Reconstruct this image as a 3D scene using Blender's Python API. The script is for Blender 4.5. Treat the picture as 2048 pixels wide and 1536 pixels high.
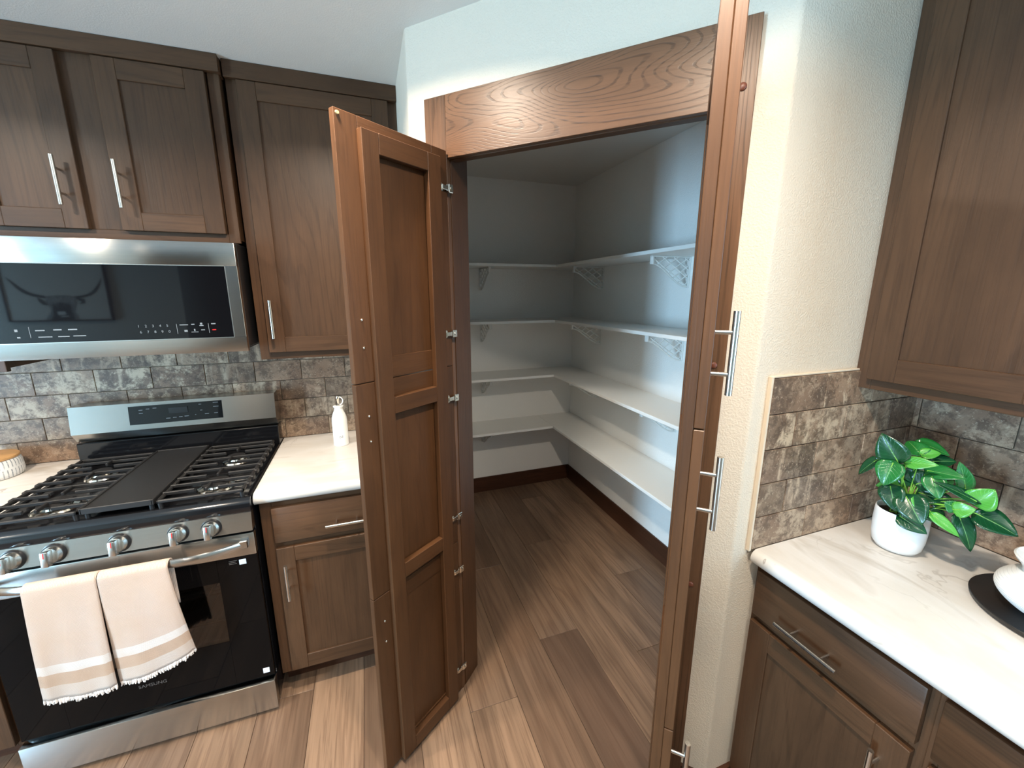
import bpy, bmesh, math, random
from mathutils import Vector, Matrix

for o in list(bpy.data.objects):
    bpy.data.objects.remove(o, do_unlink=True)
scene = bpy.context.scene
COL = scene.collection
random.seed(7)
rad = math.radians

# ------------------------------------------------------------------ camera
CAM = (0.81912, -2.20523, 1.62735)
right = Vector((0.945238, -0.326366, -0.003318))
up = Vector((0.070394, 0.19393, 0.978487))
fwd = Vector((0.318701, 0.925136, -0.206284))
cd = bpy.data.cameras.new('camera')
cam = bpy.data.objects.new('camera', cd)
COL.objects.link(cam)
cam.matrix_world = Matrix(((right.x, up.x, -fwd.x, CAM[0]), (right.y, up.y, -fwd.y, CAM[1]),
                           (right.z, up.z, -fwd.z, CAM[2]), (0, 0, 0, 1)))
cd.sensor_width = 36.0
cd.sensor_fit = 'HORIZONTAL'
cd.lens = 799.9 / 2048 * 36.0
cd.shift_x = 12.49 / 2048
cd.shift_y = -11.05 / 2048
cd.clip_start = 0.02
scene.camera = cam

# ------------------------------------------------------------------ light settings
EXPOSURE = 0.38
P_DOWN = 19.0            # watts of each recessed downlight
C_DOWN = (1.0, 0.86, 0.70)
P_WIN_R = 65.0           # daylight through the window on the right wall
P_WIN_F = 330.0           # daylight through the glass door behind the camera
C_DAY = (0.46, 0.77, 1.0)

world = bpy.data.worlds.new('daylight')
scene.world = world
world.use_nodes = True
world.node_tree.nodes['Background'].inputs[0].default_value = (0.55, 0.75, 1.0, 1)
world.node_tree.nodes['Background'].inputs[1].default_value = 1.0
vs = scene.view_settings
vs.view_transform = 'Standard'
vs.look = 'None'
vs.exposure = EXPOSURE
vs.gamma = 1.0
vs.use_curve_mapping = False

ZC = 2.4524                      # ceiling height
XW = 2.4453                      # right wall plane
XA, YA = 0.9963, -0.7121         # left end of the diagonal pantry wall
XB, YB = 1.7502, -1.4665         # right end of it
YP = 0.80                        # back wall of the pantry
YF = -4.0                        # wall behind the camera
XL = -3.5                        # far left wall


def area_light(name, loc, rot, sx, sy, power, color, shape='RECTANGLE', spread=180):
    l = bpy.data.lights.new(name, 'AREA')
    l.shape = shape
    l.size = sx
    l.size_y = sy
    l.energy = power
    l.color = color
    l.spread = rad(spread)
    o = bpy.data.objects.new(name, l)
    COL.objects.link(o)
    o.location = loc
    o.rotation_euler = rot
    return o


# daylight just outside the two glazed openings
area_light('daylight_side_window', (XW + 0.16, -3.3, 1.58), (0, rad(90), 0), 1.05, 1.2, P_WIN_R, C_DAY)
area_light('daylight_glass_door', (XL - 0.16, -3.30, 1.08), (0, rad(-90), 0), 1.95, 0.74, P_WIN_F, C_DAY)


# ------------------------------------------------------------------ node helpers
class NT:
    def __init__(self, name):
        self.m = bpy.data.materials.new(name)
        self.m.use_nodes = True
        self.t = self.m.node_tree
        self.b = self.t.nodes['Principled BSDF']

    def n(self, typ, **kw):
        nd = self.t.nodes.new(typ)
        for k, v in kw.items():
            if k.startswith('i_'):
                nd.inputs[k[2:].replace('_', ' ')].default_value = v
            else:
                setattr(nd, k, v)
        return nd

    def l(self, a, b):
        self.t.links.new(a, b)

    def math(self, op, a, b=None, clamp=False):
        nd = self.t.nodes.new('ShaderNodeMath')
        nd.operation = op
        nd.use_clamp = clamp
        for i, v in enumerate((a, b)):
            if v is None:
                continue
            if isinstance(v, (int, float)):
                nd.inputs[i].default_value = v
            else:
                self.l(v, nd.inputs[i])
        return nd.outputs[0]

    def ramp(self, fac, stops, interp='LINEAR'):
        nd = self.t.nodes.new('ShaderNodeValToRGB')
        nd.color_ramp.interpolation = interp
        el = nd.color_ramp.elements
        while len(el) < len(stops):
            el.new(0.5)
        for e, (p, c) in zip(el, stops):
            e.position = p
            e.color = (c[0], c[1], c[2], 1) if not isinstance(c, (int, float)) else (c, c, c, 1)
        self.l(fac, nd.inputs[0])
        return nd.outputs[0]

    def mix(self, fac, a, b, mode='MIX'):
        nd = self.t.nodes.new('ShaderNodeMix')
        nd.data_type = 'RGBA'
        nd.blend_type = mode
        for sock, v in ((nd.inputs[0], fac), (nd.inputs[6], a), (nd.inputs[7], b)):
            if isinstance(v, (int, float)):
                sock.default_value = v if sock == nd.inputs[0] else (v, v, v, 1)
            elif isinstance(v, tuple):
                sock.default_value = (v[0], v[1], v[2], 1)
            else:
                self.l(v, sock)
        return nd.outputs[2]

    def coords(self, scale=(1, 1, 1), jitter=0.0, per_object=True):
        tc = self.n('ShaderNodeTexCoord')
        mp = self.n('ShaderNodeMapping')
        mp.inputs['Scale'].default_value = scale
        src = tc.outputs['Object']
        if per_object:
            oi = self.n('ShaderNodeObjectInfo')
            sc = self.n('ShaderNodeVectorMath', operation='SCALE')
            cmb = self.n('ShaderNodeCombineXYZ')
            r = oi.outputs['Random']
            self.l(self.math('MULTIPLY', r, 37.0), cmb.inputs[0])
            self.l(self.math('MULTIPLY', r, 91.0), cmb.inputs[1])
            self.l(self.math('MULTIPLY', r, 53.0), cmb.inputs[2])
            ad = self.n('ShaderNodeVectorMath', operation='ADD')
            self.l(src, ad.inputs[0])
            self.l(cmb.outputs[0], ad.inputs[1])
            src = ad.outputs[0]
            self.rand = r
        self.l(src, mp.inputs['Vector'])
        return mp.outputs[0]

    def noise(self, vec, scale, detail=3, rough=0.55, dist=0.0):
        nd = self.n('ShaderNodeTexNoise')
        nd.inputs['Scale'].default_value = scale
        nd.inputs['Detail'].default_value = detail
        nd.inputs['Roughness'].default_value = rough
        nd.inputs['Distortion'].default_value = dist
        self.l(vec, nd.inputs['Vector'])
        return nd.outputs['Fac']

    def bump(self, height, strength, dist=0.001):
        bp = self.n('ShaderNodeBump')
        bp.inputs['Strength'].default_value = strength
        bp.inputs['Distance'].default_value = dist
        self.l(height, bp.inputs['Height'])
        self.l(bp.outputs[0], self.b.inputs['Normal'])

    def set(self, **kw):
        for k, v in kw.items():
            k = k.replace('_', ' ')
            s = self.b.inputs[k]
            if isinstance(v, (int, float)):
                s.default_value = v
            elif isinstance(v, tuple):
                s.default_value = (v[0], v[1], v[2], 1)
            else:
                self.l(v, s)
        return self.m


def srgb(r, g, b):
    f = lambda c: ((c / 255 + 0.055) / 1.055) ** 2.4 if c / 255 > 0.04045 else c / 255 / 12.92
    return (f(r), f(g), f(b))


def plain(name, color, rough=0.5, metal=0.0, spec=0.5):
    t = NT(name)
    return t.set(Base_Color=color, Roughness=rough, Metallic=metal, Specular_IOR_Level=spec)


# ------------------------------------------------------------------ materials
def wood(name, axis, base, lines=0.32, freq=16.0, rough=0.42, across=5.0, along=0.55):
    t = NT(name)
    s = [across, across, across]
    s[axis] = along
    v = t.coords(tuple(s))
    field = t.noise(v, 1.0, 1.5, 0.45, 0.35)
    jit = [60.0] * 3
    jit[axis] = 9.0
    field = t.math('ADD', field, t.math('MULTIPLY', t.noise(t.coords(tuple(jit)), 1.0, 2, 0.5), 0.012))
    w = t.math('SINE', t.math('MULTIPLY', field, freq * 6.283))
    s2 = [170.0] * 3
    s2[axis] = 5.0
    v2 = t.coords(tuple(s2))
    fine = t.noise(v2, 1.0, 3, 0.6)
    pores = t.ramp(fine, [(0.36, 1.0), (0.52, 0.0)])
    s3 = [3.2, 3.2, 3.2]
    s3[axis] = 1.1
    blot = t.noise(t.coords(tuple(s3)), 1.0, 3, 0.55)
    ln = t.ramp(w, [(0.60, 0.0), (0.92, 1.0)])
    brk = t.ramp(fine, [(0.40, 1.0), (0.62, 0.35)])
    ln = t.math('MULTIPLY', ln, brk)
    d = tuple(c * 0.42 for c in base)
    hi = tuple(c * 1.22 for c in base)
    lo = tuple(c * 0.80 for c in base)
    c0 = t.ramp(blot, [(0.3, lo), (0.7, hi)])
    mott = [26.0] * 3
    mott[axis] = 6.0
    c0 = t.mix(0.5, c0, t.ramp(t.noise(t.coords(tuple(mott)), 1.0, 4, 0.6), [(0.3, 0.78), (0.7, 1.2)]), 'MULTIPLY')
    c1 = t.mix(t.math('MULTIPLY', ln, lines), c0, d)
    c2 = t.mix(t.math('MULTIPLY', pores, 0.20), c1, d)
    h = t.math('ADD', t.math('MULTIPLY', ln, -lines), t.math('MULTIPLY', pores, -0.3))
    t.bump(h, 0.18, 0.0012)
    return t.set(Base_Color=c2, Roughness=rough, Specular_IOR_Level=0.34)


STAIN = srgb(79, 55, 37)
STAIN_D = srgb(80, 52, 31)
STAIN_H = srgb(108, 76, 53)
WX, WY, WZ = (wood('stained_oak_x', 0, STAIN), wood('stained_oak_y', 1, STAIN), wood('stained_oak_z', 2, STAIN))
DX, DZ = (wood('pantry_oak_x', 0, STAIN_D, 0.16), wood('pantry_oak_z', 2, STAIN_D, 0.16))
HX = wood('open_grain_oak_x', 0, STAIN_H, 0.85, 46.0, 0.36, 6.0, 1.4)
HZ = wood('open_grain_oak_z', 2, STAIN_H, 0.7, 30.0, 0.38, 7.0, 0.35)
BASE_X, BASE_Y = wood('dark_baseboard_x', 0, srgb(72, 44, 30), 0.3), wood('dark_baseboard_y', 1, srgb(72, 44, 30), 0.3)


def wall_paint(name, color, bump=0.35):
    t = NT(name)
    v = t.coords((1, 1, 1), per_object=False)
    n = t.noise(v, 210, 2, 0.5)
    big = t.noise(v, 90, 2, 0.5)
    t.bump(t.math('ADD', t.ramp(n, [(0.42, 0.0), (0.62, 1.0)]), t.math('MULTIPLY', big, 0.8)), bump, 0.0015)
    return t.set(Base_Color=color, Roughness=0.62, Specular_IOR_Level=0.35)


PAINT = wall_paint('wall_paint', srgb(222, 208, 189))
PAINT_P = wall_paint('brightened_pantry_paint', srgb(243, 242, 238))  # whiter than the kitchen walls, so the colour itself brightens the dim pantry
PAINT_C = wall_paint('ceiling_paint', srgb(228, 225, 219), 0.12)
PAINT_F = wall_paint('far_wall_paint', srgb(136, 140, 134), 0.2)


def tile_mat():
    t = NT('weathered_brick_tile')
    v = t.coords((1, 1, 1))
    a = t.noise(v, 7.5, 10, 0.74, 0.4)
    b = t.noise(v, 27, 8, 0.78, 0.3)
    sp = t.noise(v, 150, 3, 0.6)
    big = t.noise(v, 4.5, 2, 0.5)
    base = t.ramp(t.math('FRACT', t.math('MULTIPLY', t.rand, 7.31)),
                  [(0.0, srgb(150, 133, 116)), (0.2, srgb(112, 97, 86)), (0.38, srgb(168, 147, 126)), (0.55, srgb(132, 106, 90)),
                   (0.7, srgb(98, 86, 78)), (0.85, srgb(164, 144, 126)), (1.0, srgb(124, 100, 86))])
    tone = t.ramp(big, [(0.35, srgb(84, 74, 68)), (0.5, srgb(140, 115, 98)), (0.66, srgb(180, 158, 138))])
    c = t.mix(0.5, base, tone)
    vb = t.noise(t.coords((38, 1, 3.0)), 1.0, 3, 0.6)
    c = t.mix(t.math('MULTIPLY', t.ramp(vb, [(0.50, 0.0), (0.62, 1.0)]), t.math('GREATER_THAN', t.math('FRACT', t.math('MULTIPLY', t.rand, 13.7)), 0.62)), c, srgb(184, 166, 148))
    dark = t.ramp(b, [(0.44, 1.0), (0.53, 0.0)])
    c = t.mix(t.math('MULTIPLY', dark, 0.6), c, srgb(72, 58, 50))
    pale = t.math('MULTIPLY', t.ramp(a, [(0.50, 0.0), (0.56, 1.0)]), t.ramp(b, [(0.42, 0.1), (0.55, 1.0)]))
    c = t.mix(t.math('MULTIPLY', pale, t.ramp(t.math('FRACT', t.math('MULTIPLY', t.rand, 23.9)), [(0.0, 0.20), (0.45, 0.45), (1.0, 0.95)])), c, srgb(206, 190, 170))
    c = t.mix(t.math('MULTIPLY', t.ramp(sp, [(0.60, 0.0), (0.68, 1.0)]), 0.5), c, srgb(204, 190, 172))
    c = t.mix(1.0, c, (1.0, 0.92, 0.83), 'MULTIPLY')
    t.bump(t.math('ADD', a, t.math('MULTIPLY', b, 0.6)), 0.25, 0.003)
    return t.set(Base_Color=c, Roughness=0.42, Specular_IOR_Level=0.4)


TILE = tile_mat()
GROUT = plain('sand_grout', srgb(168, 152, 134), 0.8)
TRIMW = plain('tile_edge_trim', srgb(222, 206, 184), 0.5)


def plank_mat():
    t = NT('vinyl_plank')
    v = t.coords((5.5, 0.55, 1.0))
    f = t.noise(v, 1.0, 2, 0.5, 0.5)
    w = t.math('SINE', t.math('MULTIPLY', f, 44.0))
    ln = t.ramp(w, [(0.55, 0.0), (0.95, 1.0)])
    v2 = t.coords((110, 3.2, 1))
    fine = t.noise(v2, 1.0, 4, 0.62)
    v3 = t.coords((16, 1.1, 1))
    band = t.noise(v3, 1.0, 3, 0.6)
    tone = t.ramp(t.rand, [(0.0, srgb(108, 85, 68)), (0.3, srgb(142, 115, 93)), (0.55, srgb(122, 97, 78)), (0.8, srgb(96, 75, 61)), (1.0, srgb(150, 124, 102))])
    c = t.mix(0.85, tone, t.ramp(band, [(0.3, 0.58), (0.7, 1.22)]), 'MULTIPLY')
    c = t.mix(t.math('MULTIPLY', ln, 0.28), c, srgb(84, 62, 48))
    c = t.mix(t.math('MULTIPLY', t.ramp(fine, [(0.37, 1.0), (0.51, 0.0)]), 0.46), c, srgb(80, 59, 46))
    stk = t.noise(t.coords((42, 1.6, 1)), 1.0, 3, 0.6)
    c = t.mix(t.math('MULTIPLY', t.ramp(stk, [(0.58, 0.0), (0.74, 1.0)]), 0.34), c, srgb(82, 60, 47))
    kn = t.noise(t.coords((7, 2.2, 1)), 1.0, 2, 0.5)
    c = t.mix(t.math('MULTIPLY', t.ramp(kn, [(0.70, 0.0), (0.78, 1.0)]), 0.4), c, srgb(84, 62, 50))
    t.bump(fine, 0.08, 0.001)
    return t.set(Base_Color=c, Roughness=0.42, Specular_IOR_Level=0.4)


PLANK = plank_mat()
SUBFLOOR = plain('dark_joint', srgb(70, 52, 40), 0.8)


def quartz_mat():
    t = NT('veined_quartz')
    v = t.coords((1, 1, 1), per_object=False)
    wob = t.noise(v, 3.2, 5, 0.6, 0.5)
    vein = t.math('ABSOLUTE', t.math('SUBTRACT', wob, 0.5))
    thin = t.ramp(vein, [(0.0, 1.0), (0.0035, 0.8), (0.009, 0.0)])
    msk = t.ramp(t.noise(v, 1.7, 2, 0.5), [(0.42, 0.0), (0.56, 1.0)])
    cl = t.noise(t.coords((1.0, 2.5, 1), per_object=False), 3.0, 4, 0.6, 0.6)
    c = t.ramp(cl, [(0.35, srgb(208, 201, 192)), (0.56, srgb(216, 211, 205)), (0.72, srgb(186, 176, 164))])
    c = t.mix(t.math('MULTIPLY', t.math('MULTIPLY', thin, msk), 0.75), c, srgb(128, 112, 98))
    return t.set(Base_Color=c, Roughness=0.2, Specular_IOR_Level=0.5)


QUARTZ = quartz_mat()


def steel_mat(name, color=(0.50, 0.495, 0.475), rough=0.23, axis=0):
    t = NT(name)
    s = [400.0] * 3
    s[axis] = 6.0
    n = t.noise(t.coords(tuple(s), per_object=False), 1.0, 2, 0.5)
    c = t.mix(1.0, color, t.ramp(n, [(0.3, 0.93), (0.7, 1.0)]), 'MULTIPLY')
    tg = t.n('ShaderNodeTangent', direction_type='RADIAL', axis='Z')
    t.l(tg.outputs[0], t.b.inputs['Tangent'])
    return t.set(Base_Color=c, Metallic=1.0, Roughness=rough, Anisotropic=0.9, Anisotropic_Rotation=0.25)


STEEL = steel_mat('brushed_steel')
NICKEL = plain('satin_nickel', (0.66, 0.63, 0.58), 0.26, 1.0)
CHROME = plain('bright_zinc', (0.78, 0.74, 0.66), 0.16, 1.0)
BLACKGLASS = plain('black_glass', (0.004, 0.004, 0.005), 0.03, 0, 0.5)
OVENBLACK = plain('oven_door_glass', (0.004, 0.0035, 0.0035), 0.04, 0, 0.12)
BLACKENAMEL = plain('black_enamel', (0.006, 0.006, 0.007), 0.12, 0, 0.5)
BLACKPLASTIC = plain('black_plastic', (0.01, 0.01, 0.011), 0.35)
IRON = plain('cast_iron', (0.014, 0.013, 0.013), 0.5, 0, 0.4)
WHITEPAINT = plain('white_shelf_paint', srgb(236, 236, 232), 0.42)
BRACKETW = plain('white_bracket_paint', srgb(226, 226, 222), 0.45)
CERAMIC = plain('white_ceramic', srgb(242, 241, 239), 0.22)
PRINT = plain('pale_print', srgb(120, 124, 126), 0.5)
DARKPRINT = plain('dark_print', srgb(62, 58, 56), 0.5)
GREYPRINT = plain('grey_logo', srgb(120, 118, 116), 0.35, 0.6)
REDPRINT = plain('red_mark', srgb(200, 30, 26), 0.4)
STICKER = plain('white_sticker', srgb(226, 230, 236), 0.4)
BUMPER = plain('brown_bumper', srgb(112, 60, 40), 0.4)
CLEARB = plain('clear_bumper', srgb(206, 168, 120), 0.25)
MATTEBLACK = plain('matte_black_tray', srgb(30, 28, 28), 0.45)
SOIL = plain('dark_moss', srgb(58, 46, 36), 0.9)


def glass_mat(name, tint, fac=0.06):
    m = bpy.data.materials.new(name)
    m.use_nodes = True
    t = m.node_tree
    t.nodes.clear()
    out = t.nodes.new('ShaderNodeOutputMaterial')
    tr = t.nodes.new('ShaderNodeBsdfTransparent')
    tr.inputs[0].default_value = (*tint, 1)
    gl = t.nodes.new('ShaderNodeBsdfGlossy')
    gl.inputs['Roughness'].default_value = 0.02
    mx = t.nodes.new('ShaderNodeMixShader')
    mx.inputs[0].default_value = fac
    t.links.new(tr.outputs[0], mx.inputs[1])
    t.links.new(gl.outputs[0], mx.inputs[2])
    t.links.new(mx.outputs[0], out.inputs[0])
    return m


PANE = glass_mat('window_glass', (0.95, 0.97, 1.0))
OVENGLASS = glass_mat('oven_glass', (0.62, 0.54, 0.48))


def emit(name, color, strength):
    m = bpy.data.materials.new(name)
    m.use_nodes = True
    t = m.node_tree
    t.nodes.clear()
    out = t.nodes.new('ShaderNodeOutputMaterial')
    e = t.nodes.new('ShaderNodeEmission')
    e.inputs[0].default_value = (*color, 1)
    e.inputs[1].default_value = strength
    t.links.new(e.outputs[0], out.inputs[0])
    return m


LENS = emit('downlight_lens', C_DOWN, 12.0)


# ------------------------------------------------------------------ mesh helpers
class MB:
    def __init__(self):
        self.bm = bmesh.new()

    def _faces(self, verts):
        return {f for v in verts for f in v.link_faces}

    def box(self, x0, x1, y0, y1, z0, z1, bev=0.0, seg=1):
        mat = Matrix.Translation(((x0 + x1) / 2, (y0 + y1) / 2, (z0 + z1) / 2)) @ Matrix.Diagonal((abs(x1 - x0), abs(y1 - y0), abs(z1 - z0), 1))
        g = bmesh.ops.create_cube(self.bm, size=1.0, matrix=mat)
        if bev > 0:
            edges = list({e for v in g['verts'] for e in v.link_edges})
            bmesh.ops.bevel(self.bm, geom=edges, offset=bev, segments=seg, profile=0.5, affect='EDGES')
        return self

    def cyl(self, p0, p1, r0, r1=None, seg=16):
        r1 = r0 if r1 is None else r1
        p0, p1 = Vector(p0), Vector(p1)
        d = p1 - p0
        rot = d.to_track_quat('Z', 'Y').to_matrix().to_4x4()
        bmesh.ops.create_cone(self.bm, cap_ends=True, segments=seg, radius1=r0, radius2=r1, depth=d.length,
                              matrix=Matrix.Translation((p0 + p1) / 2) @ rot)
        return self

    def ball(self, c, r, sc=(1, 1, 1), seg=12):
        bmesh.ops.create_uvsphere(self.bm, u_segments=seg, v_segments=max(6, seg // 2), radius=r,
                                  matrix=Matrix.Translation(c) @ Matrix.Diagonal((*sc, 1)))
        return self

    def prism(self, poly, a, b, axis='Z'):
        """extrude a 2-D polygon; axis Z -> (x,y), X -> (y,z), Y -> (x,z)"""
        f = {'Z': lambda p, t: (p[0], p[1], t), 'X': lambda p, t: (t, p[0], p[1]), 'Y': lambda p, t: (p[0], t, p[1])}[axis]
        lo = [self.bm.verts.new(f(p, a)) for p in poly]
        hi = [self.bm.verts.new(f(p, b)) for p in poly]
        n = len(poly)
        self.bm.faces.new(lo[::-1])
        self.bm.faces.new(hi)
        for i in range(n):
            self.bm.faces.new((lo[i], lo[(i + 1) % n], hi[(i + 1) % n], hi[i]))
        return self

    def lathe(self, prof, c=(0, 0, 0), seg=32):
        rings = []
        for r, z in prof:
            if r < 1e-5:
                rings.append([self.bm.verts.new((c[0], c[1], c[2] + z))])
            else:
                rings.append([self.bm.verts.new((c[0] + r * math.cos(6.2831853 * k / seg), c[1] + r * math.sin(6.2831853 * k / seg), c[2] + z)) for k in range(seg)])
        for A, B in zip(rings, rings[1:]):
            for k in range(seg):
                k2 = (k + 1) % seg
                if len(A) == 1 and len(B) == 1:
                    continue
                if len(A) == 1:
                    self.bm.faces.new((A[0], B[k2], B[k]))
                elif len(B) == 1:
                    self.bm.faces.new((A[k], A[k2], B[0]))
                else:
                    self.bm.faces.new((A[k], A[k2], B[k2], B[k]))
        return self

    def tube(self, pts, r, seg=8, flat=None):
        pts = [Vector(p) for p in pts]
        rings = []
        for i, p in enumerate(pts):
            d = (pts[min(i + 1, len(pts) - 1)] - pts[max(i - 1, 0)]).normalized()
            ref = Vector((0, 0, 1)) if abs(d.z) < 0.95 else Vector((0, 1, 0))
            a = d.cross(ref).normalized()
            b = a.cross(d).normalized()
            rr = r[i] if isinstance(r, (list, tuple)) else r
            ra, rb = (rr, rr) if flat is None else (rr * flat[0], rr * flat[1])
            rings.append([self.bm.verts.new(p + a * ra * math.cos(6.2831853 * k / seg) + b * rb * math.sin(6.2831853 * k / seg)) for k in range(seg)])
        for A, B in zip(rings, rings[1:]):
            for k in range(seg):
                self.bm.faces.new((A[k], A[(k + 1) % seg], B[(k + 1) % seg], B[k]))
        self.bm.faces.new(rings[0][::-1])
        self.bm.faces.new(rings[-1])
        return self

    def mesh(self, name, mat=None, smooth=35):
        bmesh.ops.recalc_face_normals(self.bm, faces=self.bm.faces[:])
        me = bpy.data.meshes.new(name)
        self.bm.to_mesh(me)
        self.bm.free()
        if smooth:
            me.shade_smooth()
            me.set_sharp_from_angle(angle=rad(smooth))
        if mat:
            me.materials.append(mat)
        return me

    def build(self, name, mat, parent=None, smooth=35):
        o = bpy.data.objects.new(name, self.mesh(name, mat, smooth))
        COL.objects.link(o)
        if parent:
            o.parent = parent
        return o


def tag(o, label=None, cat=None, group=None, kind=None):
    if label:
        o['label'] = label
    if cat:
        o['category'] = cat
    if group:
        o['group'] = group
    if kind:
        o['kind'] = kind
    return o


def thing(name, label, cat, loc=(0, 0, 0), rz=0.0, group=None):
    o = bpy.data.objects.new(name, None)
    o.empty_display_size = 0.05
    COL.objects.link(o)
    o.location = loc
    o.rotation_euler = (0, 0, rz)
    return tag(o, label, cat, group)


def box(name, mat, parent, x0, x1, y0, y1, z0, z1, bev=0.0015, seg=1):
    return MB().box(x0, x1, y0, y1, z0, z1, bev, seg).build(name, mat, parent)


def inst(me, name, parent, loc=(0, 0, 0), rz=0.0):
    o = bpy.data.objects.new(name, me)
    COL.objects.link(o)
    o.parent = parent
    o.location = loc
    o.rotation_euler = (0, 0, rz)
    return o


def text(name, body, size, mat, parent, mw, ext=0.0002):
    cu = bpy.data.curves.new(name, 'FONT')
    cu.body = body
    cu.size = size
    cu.align_x = 'CENTER'
    cu.align_y = 'CENTER'
    cu.extrude = ext
    t = bpy.data.objects.new(name, cu)
    COL.objects.link(t)
    dg = bpy.context.evaluated_depsgraph_get()
    me = bpy.data.meshes.new_from_object(t.evaluated_get(dg))
    bpy.data.objects.remove(t)
    me.transform(mw)
    me.materials.clear()
    me.materials.append(mat)
    o = bpy.data.objects.new(name, me)
    COL.objects.link(o)
    o.parent = parent
    return o


FRONT = Matrix.Rotation(rad(90), 4, 'X')        # text standing in the XZ plane, read from -Y


def at_front(x, y, z):
    return Matrix.Translation((x, y, z)) @ FRONT


# ================================================================== the setting
struct = lambda o: tag(o, kind='structure')

# floor: a sub-floor and every plank on it
floor = struct(MB().box(XL - 0.1, XW + 0.1, -6.2, YP + 0.1, -0.06, -0.004).build('floor', SUBFLOOR, smooth=0))
PL = 1.493
known = {1.9: 0.564, 2.1: -0.454, 2.3: 0.345, 1.7: -0.008, 1.5: -0.722, 1.3: -0.14, 1.1: -0.946, 0.3: -0.635, 0.9: -1.9, 0.7: -2.1, 0.5: -1.55, 0.1: -1.2, -0.1: -0.9}
cache = {}


def plank_mesh(L, W):
    key = (round(L, 3), round(W, 3))
    if key not in cache:
        cache[key] = MB().box(0.0006, W - 0.0006, 0.0006, L - 0.0006, -0.006, 0.0, 0.001).mesh('plank', PLANK, 0)
    return cache[key]


i = 0
x = -3.5
while x < XW:
    x0 = round(x, 2)
    w = 0.2 if x0 + 0.2 < XW else XW - x0
    j = known.get(x0, random.uniform(-1.5, 0))
    while j > -4.1:
        j -= PL
    y = j
    top = 0.0 if x0 < 0.9 else YP
    if x0 >= XL - 0.15:
        while y < top:
            y1 = min(y + PL, top)
            yb = max(y, YF)
            if y1 - yb > 0.02:
                inst(plank_mesh(y1 - yb, w), 'plank', floor, (x0, yb, 0))
            y = y + PL
    x += 0.2

# ceiling
struct(MB().box(XL - 0.1, XW + 0.1, -6.2, YP + 0.1, ZC, ZC + 0.08).build('ceiling', PAINT_C, smooth=0))

# walls
wb = struct(MB().box(XL, XA + 0.05, 0, 0.1, 0, ZC).build('wall_back', PAINT, smooth=0))
m = MB()
m.box(XL - 0.1, XL, -2.92, 0.1, 0, ZC)
m.box(XL - 0.1, XL, -6.2, -3.67, 0, ZC)
m.box(XL - 0.1, XL, -3.67, -2.92, 2.06, ZC)
struct(m.build('wall_left', PAINT, smooth=0))
WIN = (-3.9, -2.7, 1.05, 2.1)
m = MB()
m.box(XW, XW + 0.1, WIN[1], YP + 0.1, 0, ZC)
m.box(XW, XW + 0.1, -6.2, WIN[0], 0, ZC)
m.box(XW, XW + 0.1, WIN[0], WIN[1], 0, WIN[2])
m.box(XW, XW + 0.1, WIN[0], WIN[1], WIN[3], ZC)
wr = struct(m.build('wall_right', PAINT_P, smooth=0))
struct(MB().box(XA + 0.05, XW, YP, YP + 0.1, 0, ZC).build('wall_pantry_back', PAINT_P, smooth=0))
# wall behind the camera, with an opening to a dim hall
m = MB()
m.box(XL, -1.06, YF - 0.1, YF, 0, ZC)
m.box(-1.06, 0.4, YF - 0.1, YF, 2.2, ZC)
m.box(0.4, XW, YF - 0.1, YF, 0, ZC)
struct(m.build('wall_front', PAINT_F, smooth=0))
m = MB()
m.box(-1.16, -1.06, -6.1, YF - 0.1, 0, ZC)
m.box(0.4, 0.5, -6.1, YF - 0.1, 0, ZC)
m.box(-1.16, 0.5, -6.2, -6.1, 0, ZC)
struct(m.build('wall_hall', PAINT_F, smooth=0))

# window in the right wall and glass door behind the camera
w1 = struct(MB().box(XW - 0.012, XW, WIN[0] - 0.06, WIN[0], WIN[2] - 0.06, WIN[3] + 0.06).box(XW - 0.012, XW, WIN[1], WIN[1] + 0.06, WIN[2] - 0.06, WIN[3] + 0.06)
            .box(XW - 0.012, XW, WIN[0], WIN[1], WIN[3], WIN[3] + 0.06).box(XW - 0.03, XW, WIN[0], WIN[1], WIN[2] - 0.06, WIN[2]).build('window_1', WHITEPAINT))
box('frame', WHITEPAINT, w1, XW + 0.03, XW + 0.07, -3.32, -3.28, WIN[2], WIN[3])
box('pane', PANE, w1, XW + 0.045, XW + 0.051, WIN[0], -3.32, WIN[2], WIN[3], 0)
box('pane', PANE, w1, XW + 0.045, XW + 0.051, -3.28, WIN[1], WIN[2], WIN[3], 0)
d1 = struct(MB().box(XL - 0.08, XL - 0.02, -3.67, -3.62, 0, 2.06).box(XL - 0.08, XL - 0.02, -2.97, -2.92, 0, 2.06)
            .box(XL - 0.08, XL - 0.02, -3.62, -2.97, 0, 0.08).box(XL - 0.08, XL - 0.02, -3.62, -2.97, 2.0, 2.06).build('door_1', WHITEPAINT))
box('pane', PANE, d1, XL - 0.053, XL - 0.047, -3.62, -2.97, 0.08, 2.0, 0)

# the diagonal pantry wall with its two returns and the opening
D = 2 ** -0.5


def dg(s, o):
    return (XA + s * D + o * D, YA - s * D + o * D)


def arc(c, r, a0, a1, n=6):
    return [(c[0] + r * math.cos(rad(a0 + (a1 - a0) * k / n)), c[1] + r * math.sin(rad(a0 + (a1 - a0) * k / n))) for k in range(n + 1)]


OL, OR, OT = 0.15, 0.931, 2.10
rb = 0.02
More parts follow.
